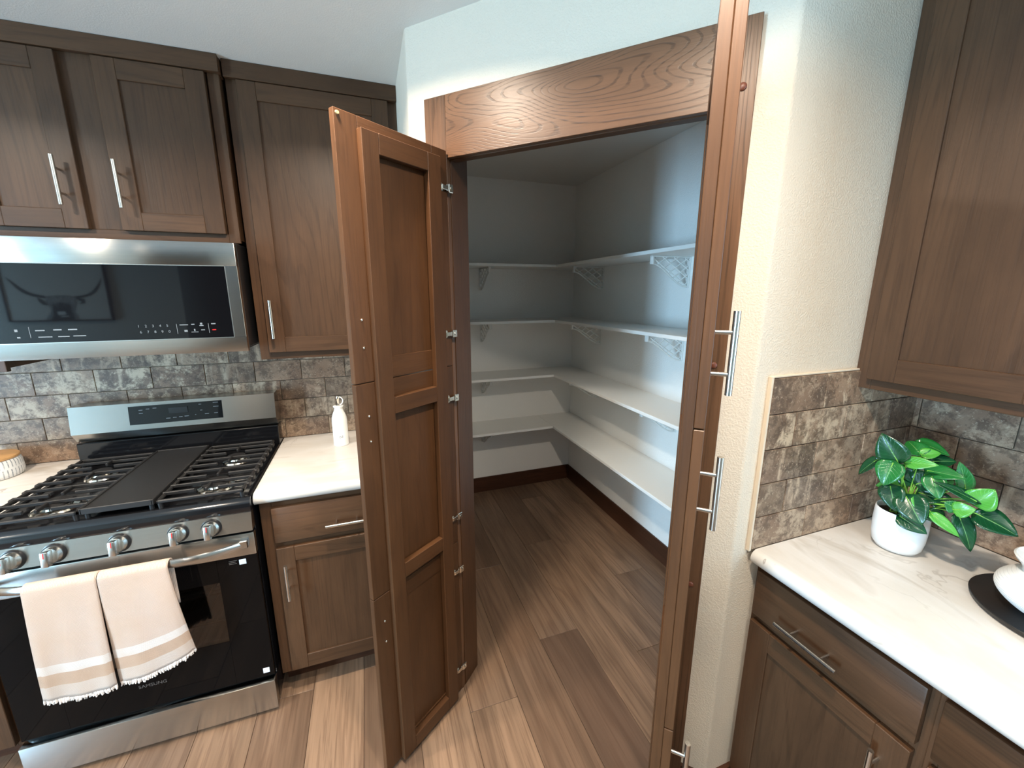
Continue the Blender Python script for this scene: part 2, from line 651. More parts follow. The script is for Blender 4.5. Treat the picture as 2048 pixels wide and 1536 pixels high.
# left piece: return + start of diagonal (rounded outer corner)
ca = (XA + rb, YA + rb * math.tan(rad(22.5)) * 1.0)
m = MB()
tl = rb * math.tan(rad(22.5))
cL = (XA + rb, YA + tl)
left_poly = [(XA, 0.0), (XA, YA + tl)] + arc(cL, rb, 180, 225)[1:] + [dg(OL, 0), dg(OL, 0.1), dg(0.0414, 0.1), (XA + 0.1, 0.0)]
m.prism(left_poly, 0, ZC)
m.prism([(XA, 0.0), (XA + 0.1, 0.0), (XA + 0.1, YP + 0.1), (XA, YP + 0.1)], 0, ZC)
L = math.hypot(XB - XA, YB - YA)
cR = (XB + tl, YB + rb)
right_poly = [dg(OR, 0.1), dg(OR, 0)] + arc(cR, rb, 225, 270) + [(XW, YB), (XW, YB + 0.1), dg(L - 0.0414, 0.1)]
m.prism(right_poly, 0, ZC)
m.prism([dg(OL, 0), dg(OR, 0), dg(OR, 0.1), dg(OL, 0.1)], OT, ZC)
struct(m.build('wall_diagonal', PAINT))

# baseboards
BB = 0.128
struct(MB().box(XA + 0.1, XW - 0.012, YP - 0.012, YP, 0, BB, 0.002).build('baseboard_pantry_back', BASE_X))
struct(MB().box(XW - 0.012, XW, YB + 0.1, YP, 0, BB, 0.002).build('baseboard_pantry_right', BASE_Y))
m = MB()
p0, p1 = dg(0.995, 0), dg(L, 0)
m.prism([p0, (XB, YB), (XB + 0.105, YB), (XB + 0.105, YB - 0.012), (XB - 0.005, YB - 0.012), dg(0.995, -0.012)], 0, 0.11)
struct(m.build('baseboard_diagonal', BASE_X))

# ------------------------------------------------------------------ backsplash tiles (each one an object)
TW, TH, GAP = 0.2028, 0.0992, 0.0024
Z0 = 0.916
tcache = {}


def tile_mesh(w):
    key = round(w, 3)
    if key not in tcache:
        tcache[key] = MB().box(-w / 2 + GAP / 2, w / 2 - GAP / 2, -0.009, 0.0, GAP / 2, TH - GAP / 2, 0.0012).mesh('tile', TILE, 0)
    return tcache[key]


def tiles(parent, origin, rz, u0, u1, j_even, j_odd):
    """rows of running-bond tiles on a wall; local u runs along the wall, local -y comes out of it"""
    for r in range(5):
        j = (j_even if r % 2 == 0 else j_odd)
        while j > u0:
            j -= TW
        u = j
        while u < u1 - 0.004:
            a, b = max(u, u0), min(u + TW, u1)
            if b - a > 0.006:
                c = (a + b) / 2
                x, y = origin[0] + c * math.cos(rz), origin[1] + c * math.sin(rz)
                inst(tile_mesh(b - a), 'tile', parent, (x, y, Z0 + r * TH), rz)
            u += TW


box('grout', GROUT, wb, -1.2, XA, -0.003, 0, 0.9, Z0 + 5 * TH, 0)
tiles(wb, (0, -0.003), 0, -1.2, XA, 0.393, 0.29)
retr = struct(MB().box(1.803, XW - 0.003, YB - 0.003, YB - 0.0002, 0.9, Z0 + 5 * TH).build('trim_1', GROUT, smooth=0))
tiles(retr, (0, YB - 0.003), 0, 1.803, XW - 0.012, 2.0058, 1.9044)
box('edge_strip', TRIMW, retr, 1.7955, 1.8028, YB - 0.0115, YB - 0.0002, 0.912, Z0 + 5 * TH + 0.004, 0.001)
box('edge_strip', TRIMW, retr, 1.7955, 2.15, YB - 0.0085, YB - 0.0002, Z0 + 5 * TH, Z0 + 5 * TH + 0.005, 0.001)
retw = struct(MB().box(XW - 0.003, XW - 0.0002, -2.6, YB - 0.003, 0.9, Z0 + 5 * TH).build('trim_2', GROUT, smooth=0))
tiles(retw, (XW - 0.003, 0), rad(-90), -YB + 0.003, 2.6, 1.59, 1.694)


# ------------------------------------------------------------------ bar pulls
def pull_mesh(horizontal=False):
    m = MB()
    h, p, out, r = 0.076, 0.038, 0.034, 0.006
    if horizontal:
        m.cyl((-h, -out, 0), (h, -out, 0), r, seg=16)
        for s in (-p, p):
            m.cyl((s, 0, 0), (s, -out, 0), 0.004, seg=12)
    else:
        m.cyl((0, -out, -h), (0, -out, h), r, seg=16)
        for s in (-p, p):
            m.cyl((0, 0, s), (0, -out, s), 0.004, seg=12)
    return m.mesh('handle', NICKEL)


PULL_V, PULL_H = pull_mesh(), pull_mesh(True)


def shaker(parent, name, x0, x1, z0, z1, yb, th=0.019, sw=0.062, handle=None, mats=(WX, WZ)):
    """five-piece door: panel is the part, stiles/rails/handle its sub-parts; local front is -y, yb = back of the door"""
    yf = yb - th
    d = MB().box(x0 + sw - 0.004, x1 - sw + 0.004, yb - 0.012, yb - 0.004, z0 + sw - 0.004, z1 - sw + 0.004).build(name, mats[1], parent, 0)
    box('stile', mats[1], d, x0, x0 + sw, yf, yb, z0, z1)
    box('stile', mats[1], d, x1 - sw, x1, yf, yb, z0, z1)
    box('rail', mats[0], d, x0 + sw, x1 - sw, yf, yb, z0, z0 + sw)
    box('rail', mats[0], d, x0 + sw, x1 - sw, yf, yb, z1 - sw, z1)
    if handle:
        hx, hz, kind = handle
        inst(PULL_H if kind == 'h' else PULL_V, 'handle', d, (hx, yf, hz))
    return d


def drawer_front(parent, x0, x1, z0, z1, yb, hx=None):
    d = MB().box(x0, x1, yb - 0.019, yb, z0, z1, 0.004, 2).build('drawer', WX, parent)
    if hx is not None:
        inst(PULL_H, 'handle', d, (hx, yb - 0.019, (z0 + z1) / 2 - 0.02))
    return d


def face_frame(parent, w, z0, z1, yf, rails, sl=0.036, sr=0.036, mullions=()):
    """stiles and rails of a face frame, 19 mm thick, its front at yf"""
    box('frame_stile', WZ, parent, 0, sl, yf, yf + 0.019, z0, z1, 0.001)
    box('frame_stile', WZ, parent, w - sr, w, yf, yf + 0.019, z0, z1, 0.001)
    for a, b in rails:
        box('frame_rail', WX, parent, sl, w - sr, yf, yf + 0.019, a, b, 0.001)
    for a, b, c, d in mullions:
        box('frame_stile', WZ, parent, a, b, yf, yf + 0.019, c, d, 0.001)


def base_cabinet(label, loc, rz, w, depth, fronts, sl=0.036, sr=0.036, group=None):
    c = thing('base_cabinet', label, 'cabinet', loc, rz, group)
    yf = -depth
    box('body', WZ, c, 0.001, w - 0.001, yf + 0.019, -0.014, 0.1, 0.870, 0)
    box('toe_kick', BASE_X, c, 0, w, yf + 0.075, yf + 0.09, 0, 0.1, 0)
    face_frame(c, w, 0.1, 0.8705, yf, [(0.1, 0.13), (0.672, 0.702), (0.842, 0.8705)], sl, sr)
    for fr in fronts:
        if fr[0] == 'drawer':
            drawer_front(c, *fr[1:5], yf, fr[5])
        else:
            shaker(c, 'door', *fr[1:5], yf, handle=fr[5])
    return c


# left run: base cabinets either side of the range
XC = 0.390
base_cabinet('brown base cabinet between the range and the pantry door', (XC, 0, 0), 0, XA - XC, 0.615,
             [('drawer', 0.04, 0.57, 0.700, 0.846, 0.30), ('door', 0.04, 0.57, 0.116, 0.676, (0.071, 0.545, 'v'))], 0.040)
base_cabinet('brown base cabinet left of the range, mostly cut off by the frame', (-0.992, 0, 0), 0, 0.602, 0.615,
             [('drawer', 0.03, 0.572, 0.700, 0.846, 0.30), ('door', 0.03, 0.572, 0.116, 0.676, (0.54, 0.545, 'v'))])

# right run (local x runs toward the camera side, -Y in the room)
BD = 0.59
base_cabinet('brown base cabinet under the counter with the potted plant, next to the cream wall corner', (XW, YB, 0), rad(-90), 0.405, BD,
             [('drawer', 0.014, 0.393, 0.702, 0.846, 0.18), ('door', 0.012, 0.390, 0.116, 0.680, (0.345, 0.565, 'v'))], 0.020, 0.028)
base_cabinet('brown base cabinet at the right edge, second from the wall corner', (XW, YB - 0.405, 0), rad(-90), 0.80, BD,
             [('drawer', 0.012, 0.788, 0.702, 0.846, 0.40), ('door', 0.012, 0.398, 0.116, 0.680, (0.36, 0.565, 'v')), ('door', 0.404, 0.788, 0.116, 0.680, (0.44, 0.565, 'v'))], 0.020, 0.028)


# ------------------------------------------------------------------ countertops with a bullnose
def counter(name, label, loc, rz, x0, x1, depth):
    n = 8
    r = 0.0225
    zt, zb = 0.916, 0.871
    prof = [(-0.013, zb), (-0.013, zt)]
    prof += [(-depth + r + r * math.cos(rad(90 + 180 * k / n)), (zt + zb) / 2 + r * math.sin(rad(90 + 180 * k / n))) for k in range(n + 1)]
    m = MB().prism(prof, x0, x1, 'X')
    o = m.build(name, QUARTZ)
    o.location = loc
    o.rotation_euler = (0, 0, rz)
    return tag(o, label, 'countertop')


counter('countertop', 'white veined countertop beside the range holding the oil bottle', (0, 0, 0), 0, 0.3825, XA - 0.0005, 0.648)
counter('countertop', 'white countertop left of the range under the round canister', (0, 0, 0), 0, -0.992, -0.3825, 0.648)
counter('countertop', 'white veined countertop with the potted plant and black tray', (XW, YB - 0.0125, 0), rad(-90), 0.0, 1.2, 0.642)


# ------------------------------------------------------------------ wall cabinets
def crown(parent, x0, x1, z0, yf, ret=0.0):
    m = MB().box(x0, x1, yf, yf + 0.018, z0, ZC - 0.001, 0.001)
    if ret:
        m.box(x1 - 0.018, x1, yf + 0.018, yf + ret, z0, ZC - 0.001, 0.001)
    m.build('crown', WX, parent)


def wall_cabinet(label, loc, rz, w, depth, z0, doors, sl=0.036, sr=0.036, rail=0.03, mull=(), ret=0.0, crown_out=0.022):
    c = thing('wall_cabinet', label, 'cabinet', loc, rz)
    yf = -depth
    box('body', WZ, c, 0.001, w - 0.001, yf + 0.019, -0.0005 if z0 > 1.5 else -0.0135, z0 + 0.012, 2.44, 0)
    face_frame(c, w, z0, 2.43, yf, [(z0, z0 + rail), (2.40, 2.43)], sl, sr, mull)
    for d in doors:
        shaker(c, 'door', *d[:4], yf, handle=d[4], sw=d[5] if len(d) > 5 else 0.062)
    crown(c, 0 if not ret else -0.0, w + (0.006 if ret else 0), 2.395, yf - crown_out, ret)
    return c


# over the microwave, standing a little proud of its neighbours
wall_cabinet('short brown wall cabinet with two doors directly above the microwave', (-0.384, 0, 0), 0, 0.766, 0.345, 1.822,
             [(0.044, 0.322, 1.852, 2.392, (0.279, 1.997, 'v')), (0.414, 0.726, 1.852, 2.392, (0.438, 1.997, 'v'))],
             0.036, 0.036, 0.032, [(0.30, 0.436, 1.854, 2.40)], 0.06)
wall_cabinet('tall brown wall cabinet between the microwave and the pantry door', (0.3935, 0, 0), 0, XA - 0.394, 0.318, 1.364,
             [(0.037, 0.566, 1.394, 2.393, (0.065, 1.530, 'v'))], 0.040, 0.036, 0.03)
wall_cabinet('brown wall cabinet left of the microwave, only its lower corner in view', (-0.996, 0, 0), 0, 0.602, 0.318, 1.364,
             [(0.036, 0.566, 1.394, 2.393, (0.538, 1.530, 'v'))], 0.036, 0.036, 0.03)
wall_cabinet('large brown wall cabinet hanging above the potted plant', (XW, YB - 0.0005, 0), rad(-90), 0.77, 0.307, 1.364,
             [(0.036, 0.383, 1.394, 2.393, (0.352, 1.530, 'v')), (0.388, 0.735, 1.394, 2.393, (0.42, 1.530, 'v'))], 0.040, 0.036, 0.03)

# ------------------------------------------------------------------ pantry: face frame, jambs, doors
FR = thing('pantry_face_frame', 'wide oak face frame around the open pantry doorway', 'door frame', (XA, YA, 0), rad(-45))
F0, F1, FI0, FI1, FH, FT = 0.079, 0.994, 0.158, 0.923, 2.050, 2.229
box('stile', HZ, FR, F0, FI0, -0.019, -0.0005, 0.0, FT, 0.001)
box('stile', HZ, FR, FI1, F1, -0.019, -0.0005, 0.0, FT, 0.001)
box('header', HX, FR, FI0, FI1, -0.019, -0.0005, FH, FT, 0.001)
box('jamb', DZ, FR, FI0 - 0.006, FI0 + 0.002, 0.0005, 0.102, 0.0, FH + 0.03, 0.0008)
box('jamb', DZ, FR, FI1 - 0.002, FI1 + 0.006, 0.0005, 0.102, 0.0, FH + 0.03, 0.0008)
box('jamb', DX, FR, FI0 + 0.002, FI1 - 0.002, 0.0005, 0.03, FH - 0.002, FH + 0.02, 0.0008)
bump_me = MB().ball((0, 0, 0), 0.009, (1, 0.5, 1), 14).mesh('bumper', BUMPER)
for z in (2.088, 1.444, 0.789):
    inst(bump_me, 'bumper', FR, (0.967, -0.020, z))


def hinge(parent, z, sgn, side):
    """compact cup hinge: winged cup on the door back, knuckle, plate on the jamb edge (local door frame)"""
    s = side
    m = MB()
    m.prism([(0.036, z - 0.030), (0.042, z - 0.030), (0.042, z - 0.014), (0.045, z - 0.010), (0.045, z + 0.010), (0.042, z + 0.014), (0.042, z + 0.030), (0.036, z + 0.030), (0.034, z + 0.016), (0.022, z + 0.010), (0.022, z - 0.010), (0.034, z - 0.016)],
            min(0.0005 * s, 0.0025 * s), max(0.0005 * s, 0.0025 * s), 'Y')
    m.cyl((0.033, 0.001 * s, z), (0.033, 0.006 * s, z), 0.011, 0.009, 14)
    m.box(0.006, 0.030, min(0.002 * s, 0.010 * s), max(0.002 * s, 0.010 * s), z - 0.007, z + 0.007, 0.001)
    m.cyl((0.006, 0.006 * s, z - 0.009), (0.006, 0.006 * s, z + 0.009), 0.0045, seg=10)
    m.box(-0.016, 0.004, min(0.003 * s, 0.012 * s), max(0.003 * s, 0.012 * s), z - 0.013, z + 0.013, 0.002)
    m.cyl((-0.007, 0.010 * s, z), (-0.007, 0.0145 * s, z), 0.005, seg=10)
    return m.build('hinge', CHROME, parent)


def pantry_door(label, loc, rz, side, flush):
    """side=+1: the back (inner) side is local +y. Outer cabinet fronts in front, a tall three-light frame on their back"""
    d = thing('pantry_door', label, 'door', loc, rz)
    w, tf, tb = 0.381, 0.0185, 0.0205
    Y = lambda a, b: (min(a * side, b * side), max(a * side, b * side))
    fronts = [('upper_front', 1.3865, 2.0675), ('middle_front', 0.7025, 1.3835), ('lower_front', 0.0165, 0.6995)]
    sw = 0.064
    for nm, z0, z1 in fronts:
        y0, y1 = Y(-tf + 0.006, -0.003)
        f = MB().box(sw - 0.004, w - sw + 0.004, y0, y1, z0 + sw - 0.004, z1 - sw + 0.004).build(nm, DZ, d, 0)
        y0, y1 = Y(-tf, 0)
        box('stile', DZ, f, 0, sw, y0, y1, z0, z1, 0.0012)
        box('stile', DZ, f, w - sw, w, y0, y1, z0, z1, 0.0012)
        box('rail', DX, f, sw, w - sw, y0, y1, z0, z0 + sw, 0.0012)
        box('rail', DX, f, sw, w - sw, y0, y1, z1 - sw, z1, 0.0012)
    # tall frame on the inner side
    a0 = 0.046
    a1 = w if flush else w - 0.060
    b0, b1 = 0.098, a1 - 0.052
    y0, y1 = Y(0.0003, tb)
    zt, zb = (2.0665 if flush else 2.0365), 0.020
    box('back_stile', DZ, d, a0, b0, y0, y1, zb, zt)
    box('back_stile', DZ, d, b1, a1, y0, y1, zb, zt)
    for z0, z1 in ((zb, 0.073), (0.725, 0.776), (1.280, 1.331), (1.985, zt)):
        box('back_rail', DX, d, b0, b1, y0, y1, z0, z1)
    for z in (1.957, 1.496, 1.270, 0.809, 0.581, 0.127):
        hinge(d, z, 1, side)
    hx = w - 0.035
    for z in (1.5215, 1.2495, 0.566):
        h = inst(PULL_V, 'handle', d, (hx, -tf * side, z))
        if side < 0:
            h.rotation_euler = (0, 0, math.pi)
        for dz in (-0.038, 0.038):
            s = MB().ball((hx, 0.001 * side, z + dz), 0.0042, (1, 0.7, 1), 10).build('screw', CHROME, d)
    if not flush:
        MB().cyl((w - 0.010, 0, 2.057), (w - 0.010, 0.004 * side, 2.057), 0.0048, 0.004, 14).build('bumper', CLEARB, d)
    return d


pantry_door('left pantry door swung open toward the range, its inner side with three recessed panels', (1.0916, -0.8478, 0), rad(-145.405), 1, False)
rdir = rad(227.3)
pantry_door('right pantry door opened straight at the viewer, seen almost edge on', (1.3700 - 0.381 * math.cos(rdir), -1.6589 - 0.381 * math.sin(rdir), 0), rdir, -1, True)

# ------------------------------------------------------------------ pantry shelves and brackets
SD, ST = 0.309, 0.0185
levels = [(1.834, 'top'), (1.440, 'second'), (1.0285, 'third'), (0.6185, 'lowest')]


def bracket_mesh():
    """lattice shelf bracket in its own plane: local -x comes out from the wall, z down from the shelf"""
    m = MB()
    dp, h, t = 0.245, 0.158, 0.007
    yy = (-t / 2, t / 2)
    m.box(-dp, -0.006, -0.010, 0.010, -0.006, 0.0, 0.001)            # top flange
    m.box(-0.006, 0.0, -0.010, 0.010, -h, 0.0, 0.001)                # wall flange
    m.box(-dp, -dp + 0.012, -0.010, 0.010, -0.042, 0.0, 0.002)       # nose block
    # lower ogee curve
    n = 14
    cur = []
    for k in range(n + 1):
        u = k / n
        x = -dp + 0.008 + u * (dp - 0.012)
        z = -0.038 - (h - 0.042) * (u * u * (3 - 2 * u)) ** 0.9
        cur.append((x, 0, z))
    m.tube(cur, 0.0042, 6)

    def zlow(x):
        u = min(1, max(0, (x + dp - 0.008) / (dp - 0.012)))
        return -0.038 - (h - 0.042) * (u * u * (3 - 2 * u)) ** 0.9
    for sgn in (1, -1):
        for k in range(-3, 9):
            pts = []
            for q in range(41):
                x = -dp + 0.01 + q / 40 * (dp - 0.014)
                z = -0.004 - ((x + dp) * 0.62 * sgn + k * 0.043 - (0.0 if sgn > 0 else -0.105))
                if zlow(x) - 0.001 <= z <= -0.003:
                    pts.append((x, 0, z))
            if len(pts) > 3:
                m.tube([pts[0], pts[-1]], 0.0038, 4)
    return m.mesh('shelf_bracket', BRACKETW)


BR = bracket_mesh()
for z, nm in levels:
    s = MB().box(XA + 0.1, XW - SD - 0.0006, YP - SD, YP - 0.001, z - ST, z, 0.0015).build('shelf_board', WHITEPAINT)
    tag(s, 'white %s shelf board along the back wall of the pantry' % nm, 'shelf', 'pantry shelf boards')
    s = MB().box(XW - SD, XW - 0.001, YB + 0.11, YP - 0.001, z - ST, z, 0.0015).build('shelf_board', WHITEPAINT)
    tag(s, 'white %s shelf board along the right wall of the pantry' % nm, 'shelf', 'pantry shelf boards')
    for y, where in ((-0.46, 'nearest the pantry doorway'), (0.36, 'near the inner corner of the pantry')):
        b = inst(BR, 'shelf_bracket', None, (XW - 0.0005, y, z - ST - 0.0003))
        tag(b, 'white lattice bracket under the %s right-hand shelf, %s' % (nm, where), 'bracket', 'lattice shelf brackets')
    b = inst(BR, 'shelf_bracket', None, (1.655, YP - 0.0005, z - ST - 0.0003), rad(90))
    tag(b, 'white lattice bracket under the %s back-wall shelf of the pantry' % nm, 'bracket', 'lattice shelf brackets')

# ------------------------------------------------------------------ microwave
MW = thing('microwave', 'stainless over-the-range microwave with black glass front', 'microwave', (0, 0, 1.4155))
mx, my0, my1, mh = 0.379, -0.015, -0.405, 0.402
box('body', BLACKPLASTIC, MW, -mx, mx, my1, my0, 0.012, mh, 0.004)
yf = -0.431
fm = MB()
gz0, gz1, gx = 0.056, 0.316, 0.340
fm.box(-mx, mx, yf, my1, gz1, mh - 0.003, 0.003, 2)
fm.prism([(my1, 0.0), (yf + 0.006, 0.0), (yf, 0.026), (yf, gz0), (my1, gz0)], -mx, mx, 'X')
fm.box(-mx, -gx, yf, my1, gz0 - 0.002, gz1 + 0.002, 0.001)
fm.box(gx, mx, yf, my1, gz0 - 0.002, gz1 + 0.002, 0.001)
fm.build('door_frame', STEEL, MW)
g = box('door_glass', BLACKGLASS, MW, -gx, gx, yf + 0.0015, my1, gz0, gz1, 0.0006)
fr = MB()
for a in ((-gx, gx, gz1 - 0.001, gz1 + 0.0015), (-gx, gx, gz0 - 0.0015, gz0 + 0.001), (-gx - 0.0015, -gx + 0.001, gz0, gz1), (gx - 0.001, gx + 0.0015, gz0, gz1)):
    fr.box(a[0], a[1], yf - 0.001, yf + 0.002, a[2], a[3])
fr.build('glass_bezel', NICKEL, MW)
yt = yf + 0.0012
for k, ch in enumerate('12345'):
    text('numeral', ch, 0.0125, PRINT, g, at_front(0.052 + 0.021 * k, yt, 0.104))
for k, ch in enumerate('67890'):
    text('numeral', ch, 0.0125, PRINT, g, at_front(0.056 + 0.021 * k, yt, 0.083))
marks = MB()
for x, z, w, h in [(-0.215, 0.098, 0.024, 0.004), (-0.170, 0.099, 0.022, 0.004), (-0.130, 0.099, 0.024, 0.004), (-0.205, 0.076, 0.036, 0.003), (-0.157, 0.076, 0.030, 0.003), (-0.115, 0.077, 0.034, 0.003),
                   (0.186, 0.106, 0.026, 0.003), (0.214, 0.107, 0.010, 0.004), (0.240, 0.102, 0.013, 0.003), (0.240, 0.109, 0.007, 0.007), (0.190, 0.084, 0.010, 0.007), (0.217, 0.079, 0.022, 0.002), (0.217, 0.086, 0.004, 0.008), (0.243, 0.086, 0.012, 0.003), (0.278, 0.108, 0.014, 0.004), (-0.275, 0.099, 0.008, 0.008), (-0.272, 0.076, 0.008, 0.005)]:
    marks.box(x - w / 2, x + w / 2, yf + 0.0009, yf + 0.0016, z - h / 2, z + h / 2)
for x in (-0.242, 0.164, 0.262):
    marks.box(x - 0.0006, x + 0.0006, yf + 0.0009, yf + 0.0016, 0.074, 0.110)
marks.build('key_legends', PRINT, g)
MB().box(0.272, 0.284, yf + 0.0009, yf + 0.0016, 0.084, 0.087).build('red_legend', REDPRINT, g)
box('vent_grille', BLACKPLASTIC, MW, -mx + 0.02, mx - 0.02, my1 + 0.02, my0 - 0.05, 0.0, 0.013, 0.002)

# ------------------------------------------------------------------ gas range
RG = thing('gas_range', 'stainless and black gas range with five knobs and a towel-hung oven door', 'range', (0, 0, 0))
rx = 0.379
b = MB()
b.box(-rx, -0.285, -0.645, -0.03, 0.03, 0.905)
b.box(0.285, rx, -0.645, -0.03, 0.03, 0.905)
b.box(-0.285, 0.285, -0.645, -0.03, 0.03, 0.25)
b.box(-0.285, 0.285, -0.645, -0.03, 0.68, 0.905)
b.box(-0.285, 0.285, -0.15, -0.03, 0.25, 0.68)
b.build('body', BLACKENAMEL, RG)
cav = MB()
cav.box(-0.283, 0.283, -0.156, -0.151, 0.252, 0.678)
cav.build('oven_back', plain('oven_enamel', srgb(96, 84, 74), 0.4), RG)
rk = MB()
for z in (0.40, 0.52):
    for k in range(15):
        rk.cyl((-0.27 + k * 0.0385, -0.60, z), (-0.27 + k * 0.0385, -0.17, z), 0.0018, seg=6)
    for y in (-0.60, -0.40, -0.2):
        rk.cyl((-0.28, y, z - 0.003), (0.28, y, z - 0.003), 0.003, seg=8)
rk.build('oven_rack', CHROME, RG)
for sx in (-0.34, 0.34):
    for sy in (-0.6, -0.1):
        MB().cyl((sx, sy, 0), (sx, sy, 0.032), 0.016, seg=14).build('foot', BLACKPLASTIC, RG)
# drawer
box('drawer', STEEL, RG, -rx, rx, -0.686, -0.648, 0.016, 0.146, 0.003, 2)
# door: glass slab with a window opening, steel cap on top
dm = MB()
wx0, wx1, wz0, wz1 = -0.248, 0.248, 0.356, 0.606
dm.box(-rx + 0.002, wx0, -0.668, -0.648, 0.158, 0.70, 0.0008)
dm.box(wx1, rx - 0.002, -0.668, -0.648, 0.158, 0.70, 0.0008)
dm.box(wx0, wx1, -0.668, -0.648, 0.158, wz0)
dm.box(wx0, wx1, -0.668, -0.648, wz1, 0.70)
od = dm.build('oven_door', OVENBLACK, RG, 0)
box('window', OVENGLASS, od, wx0, wx1, -0.6675, -0.663, wz0, wz1, 0)
box('top_cap', STEEL, od, -rx, rx, -0.676, -0.648, 0.700, 0.788, 0.004, 2)
text('logo', 'SAMSUNG', 0.0175, GREYPRINT, od, at_front(-0.002, -0.6683, 0.254) @ Matrix.Diagonal((1.05, 1, 1, 1)))
box('sticker', STICKER, od, 0.318, 0.340, -0.669, -0.6682, 0.664, 0.684, 0)
box('sticker', STICKER, od, 0.340, 0.362, -0.669, -0.6682, 0.176, 0.198, 0)
lm = MB()
for z, w in ((0.684, 0.026), (0.678, 0.022), (0.672, 0.024)):
    lm.box(0.286, 0.286 + w, -0.669, -0.6682, z - 0.0015, z)
lm.build('sticker_print', GREYPRINT, od)
hp = []
for k in range(25):
    u = -1 + 2 * k / 24
    x = u * 0.352
    e = max(0.0, (abs(u) - 0.55) / 0.45)
    hp.append((x, -0.738 + 0.052 * e ** 1.6, 0.757 - 0.004 * e))
hm = MB()
hm.tube(hp, 0.013, 12, (0.62, 1.1))
hm.box(-0.362, -0.335, -0.700, -0.675, 0.742, 0.772, 0.003)
hm.box(0.335, 0.362, -0.700, -0.675, 0.742, 0.772, 0.003)
hm.build('handle', STEEL, od)
# control panel, slightly tipped back, with its knobs
cp = MB().prism([(-0.645, 0.868), (-0.674, 0.868), (-0.684, 0.800), (-0.645, 0.800)], -rx, rx, 'X').build('control_panel', STEEL, RG)


def knob(x):
    k = MB()
    k.cyl((0, 0, 0), (0, -0.008, 0), 0.032, 0.029, 28)
    o = MB()
    k2 = k.build('knob_skirt', BLACKPLASTIC)
    kn = MB()
    kn.cyl((0, -0.006, 0), (0, -0.024, 0), 0.027, 0.0235, 28)
    kn.box(-0.0095, 0.0095, -0.046, -0.018, -0.0265, 0.022, 0.003, 2)
    ko = kn.build('knob', NICKEL, RG)
    ko.location = (x, -0.679, 0.832)
    ko.rotation_euler = (rad(-8), 0, 0)
    k2.parent = ko
    MB().box(-0.0011, 0.0011, -0.0467, -0.045, 0.003, 0.020).build('pointer_mark', REDPRINT, ko)


for x in (-0.262, -0.164, 0.0, 0.160, 0.256):
    knob(x)
# cooktop
ct = MB()
ct.box(-rx, rx, -0.655, -0.105, 0.900, 0.912, 0.003)
ct.prism([(-0.640, 0.868), (-0.672, 0.868), (-0.676, 0.880), (-0.672, 0.902), (-0.658, 0.918), (-0.640, 0.918)], -rx, rx, 'X')
ct.box(-rx, -rx + 0.018, -0.655, -0.105, 0.905, 0.919, 0.004)
ct.box(rx - 0.018, rx, -0.655, -0.105, 0.905, 0.919, 0.004)
ct.build('cooktop', BLACKENAMEL, RG)
for x, y, r in ((-0.235, -0.255, 0.036), (-0.235, -0.515, 0.045), (0.235, -0.255, 0.036), (0.235, -0.515, 0.045), (0, -0.385, 0.04)):
    bo = MB().lathe([(0, 0.0), (r + 0.018, 0.0), (r + 0.014, 0.006), (r, 0.010), (r - 0.004, 0.018), (0, 0.018)], (x, y, 0.912), 24).build('burner', CHROME, RG)
    MB().lathe([(0, 0.018), (r, 0.018), (r - 0.002, 0.025), (r - 0.012, 0.028), (0, 0.028)], (x, y, 0.912), 24).build('burner_cap', IRON, bo)


def grate(x0, x1):
    g = MB()
    y0, y1, z0, z1 = -0.655, -0.125, 0.938, 0.950
    t = 0.011
    for a in ((x0, x1, y0, y0 + t), (x0, x1, y1 - t, y1), (x0, x0 + t, y0, y1), (x1 - t, x1, y0, y1)):
        g.box(a[0], a[1], a[2], a[3], z0, z1, 0.003)
    xm = (x0 + x1) / 2
    n = 9
    for k in range(1, n):
        y = y0 + (y1 - y0) * k / n
        if k % 2 == 0:
            g.box(x0, x1, y - 0.0045, y + 0.0045, z0 + 0.002, z1 + 0.002, 0.002)
        else:
            g.box(x0, xm - 0.035, y - 0.0045, y + 0.0045, z0 + 0.002, z1 + 0.003, 0.002)
            g.box(xm + 0.035, x1, y - 0.0045, y + 0.0045, z0 + 0.002, z1 + 0.003, 0.002)
    for y in (-0.255, -0.515):
        g.box(xm - 0.0045, xm + 0.0045, y + 0.035, y + 0.09, z0 + 0.002, z1 + 0.003, 0.002)
        g.box(xm - 0.0045, xm + 0.0045, y - 0.09, y - 0.035, z0 + 0.002, z1 + 0.003, 0.002)
    for a in (x0 + 0.01, x1 - 0.01):
        for y in (y0 + 0.01, -0.385, y1 - 0.01):
            g.cyl((a, y, 0.911), (a, y, z0 + 0.004), 0.006, 0.008, 8)
    for k in range(1, 9):                                   # bosses along the outer rail
        y = y0 + (y1 - y0) * k / 9
        xo = x0 if x0 < 0 and x1 < 0 else x1
        g.box(xo - 0.008, xo + 0.008, y - 0.012, y + 0.012, z0 - 0.004, z1 + 0.001, 0.003)
    return g.build('grate', IRON, RG)


grate(-0.362, -0.102)
grate(0.102, 0.362)
gr = MB()
gr.box(-0.096, 0.096, -0.650, -0.128, 0.944, 0.953, 0.002)
for a in ((-0.096, 0.096, -0.655, -0.645), (-0.096, 0.096, -0.135, -0.125), (-0.098, -0.090, -0.655, -0.125), (0.090, 0.098, -0.655, -0.125)):
    gr.box(a[0], a[1], a[2], a[3], 0.936, 0.957, 0.002)
for x in (-0.085, 0.085):
    for y in (-0.64, -0.14):
        gr.cyl((x, y, 0.911), (x, y, 0.945), 0.007, seg=8)
gr.build('griddle', IRON, RG)
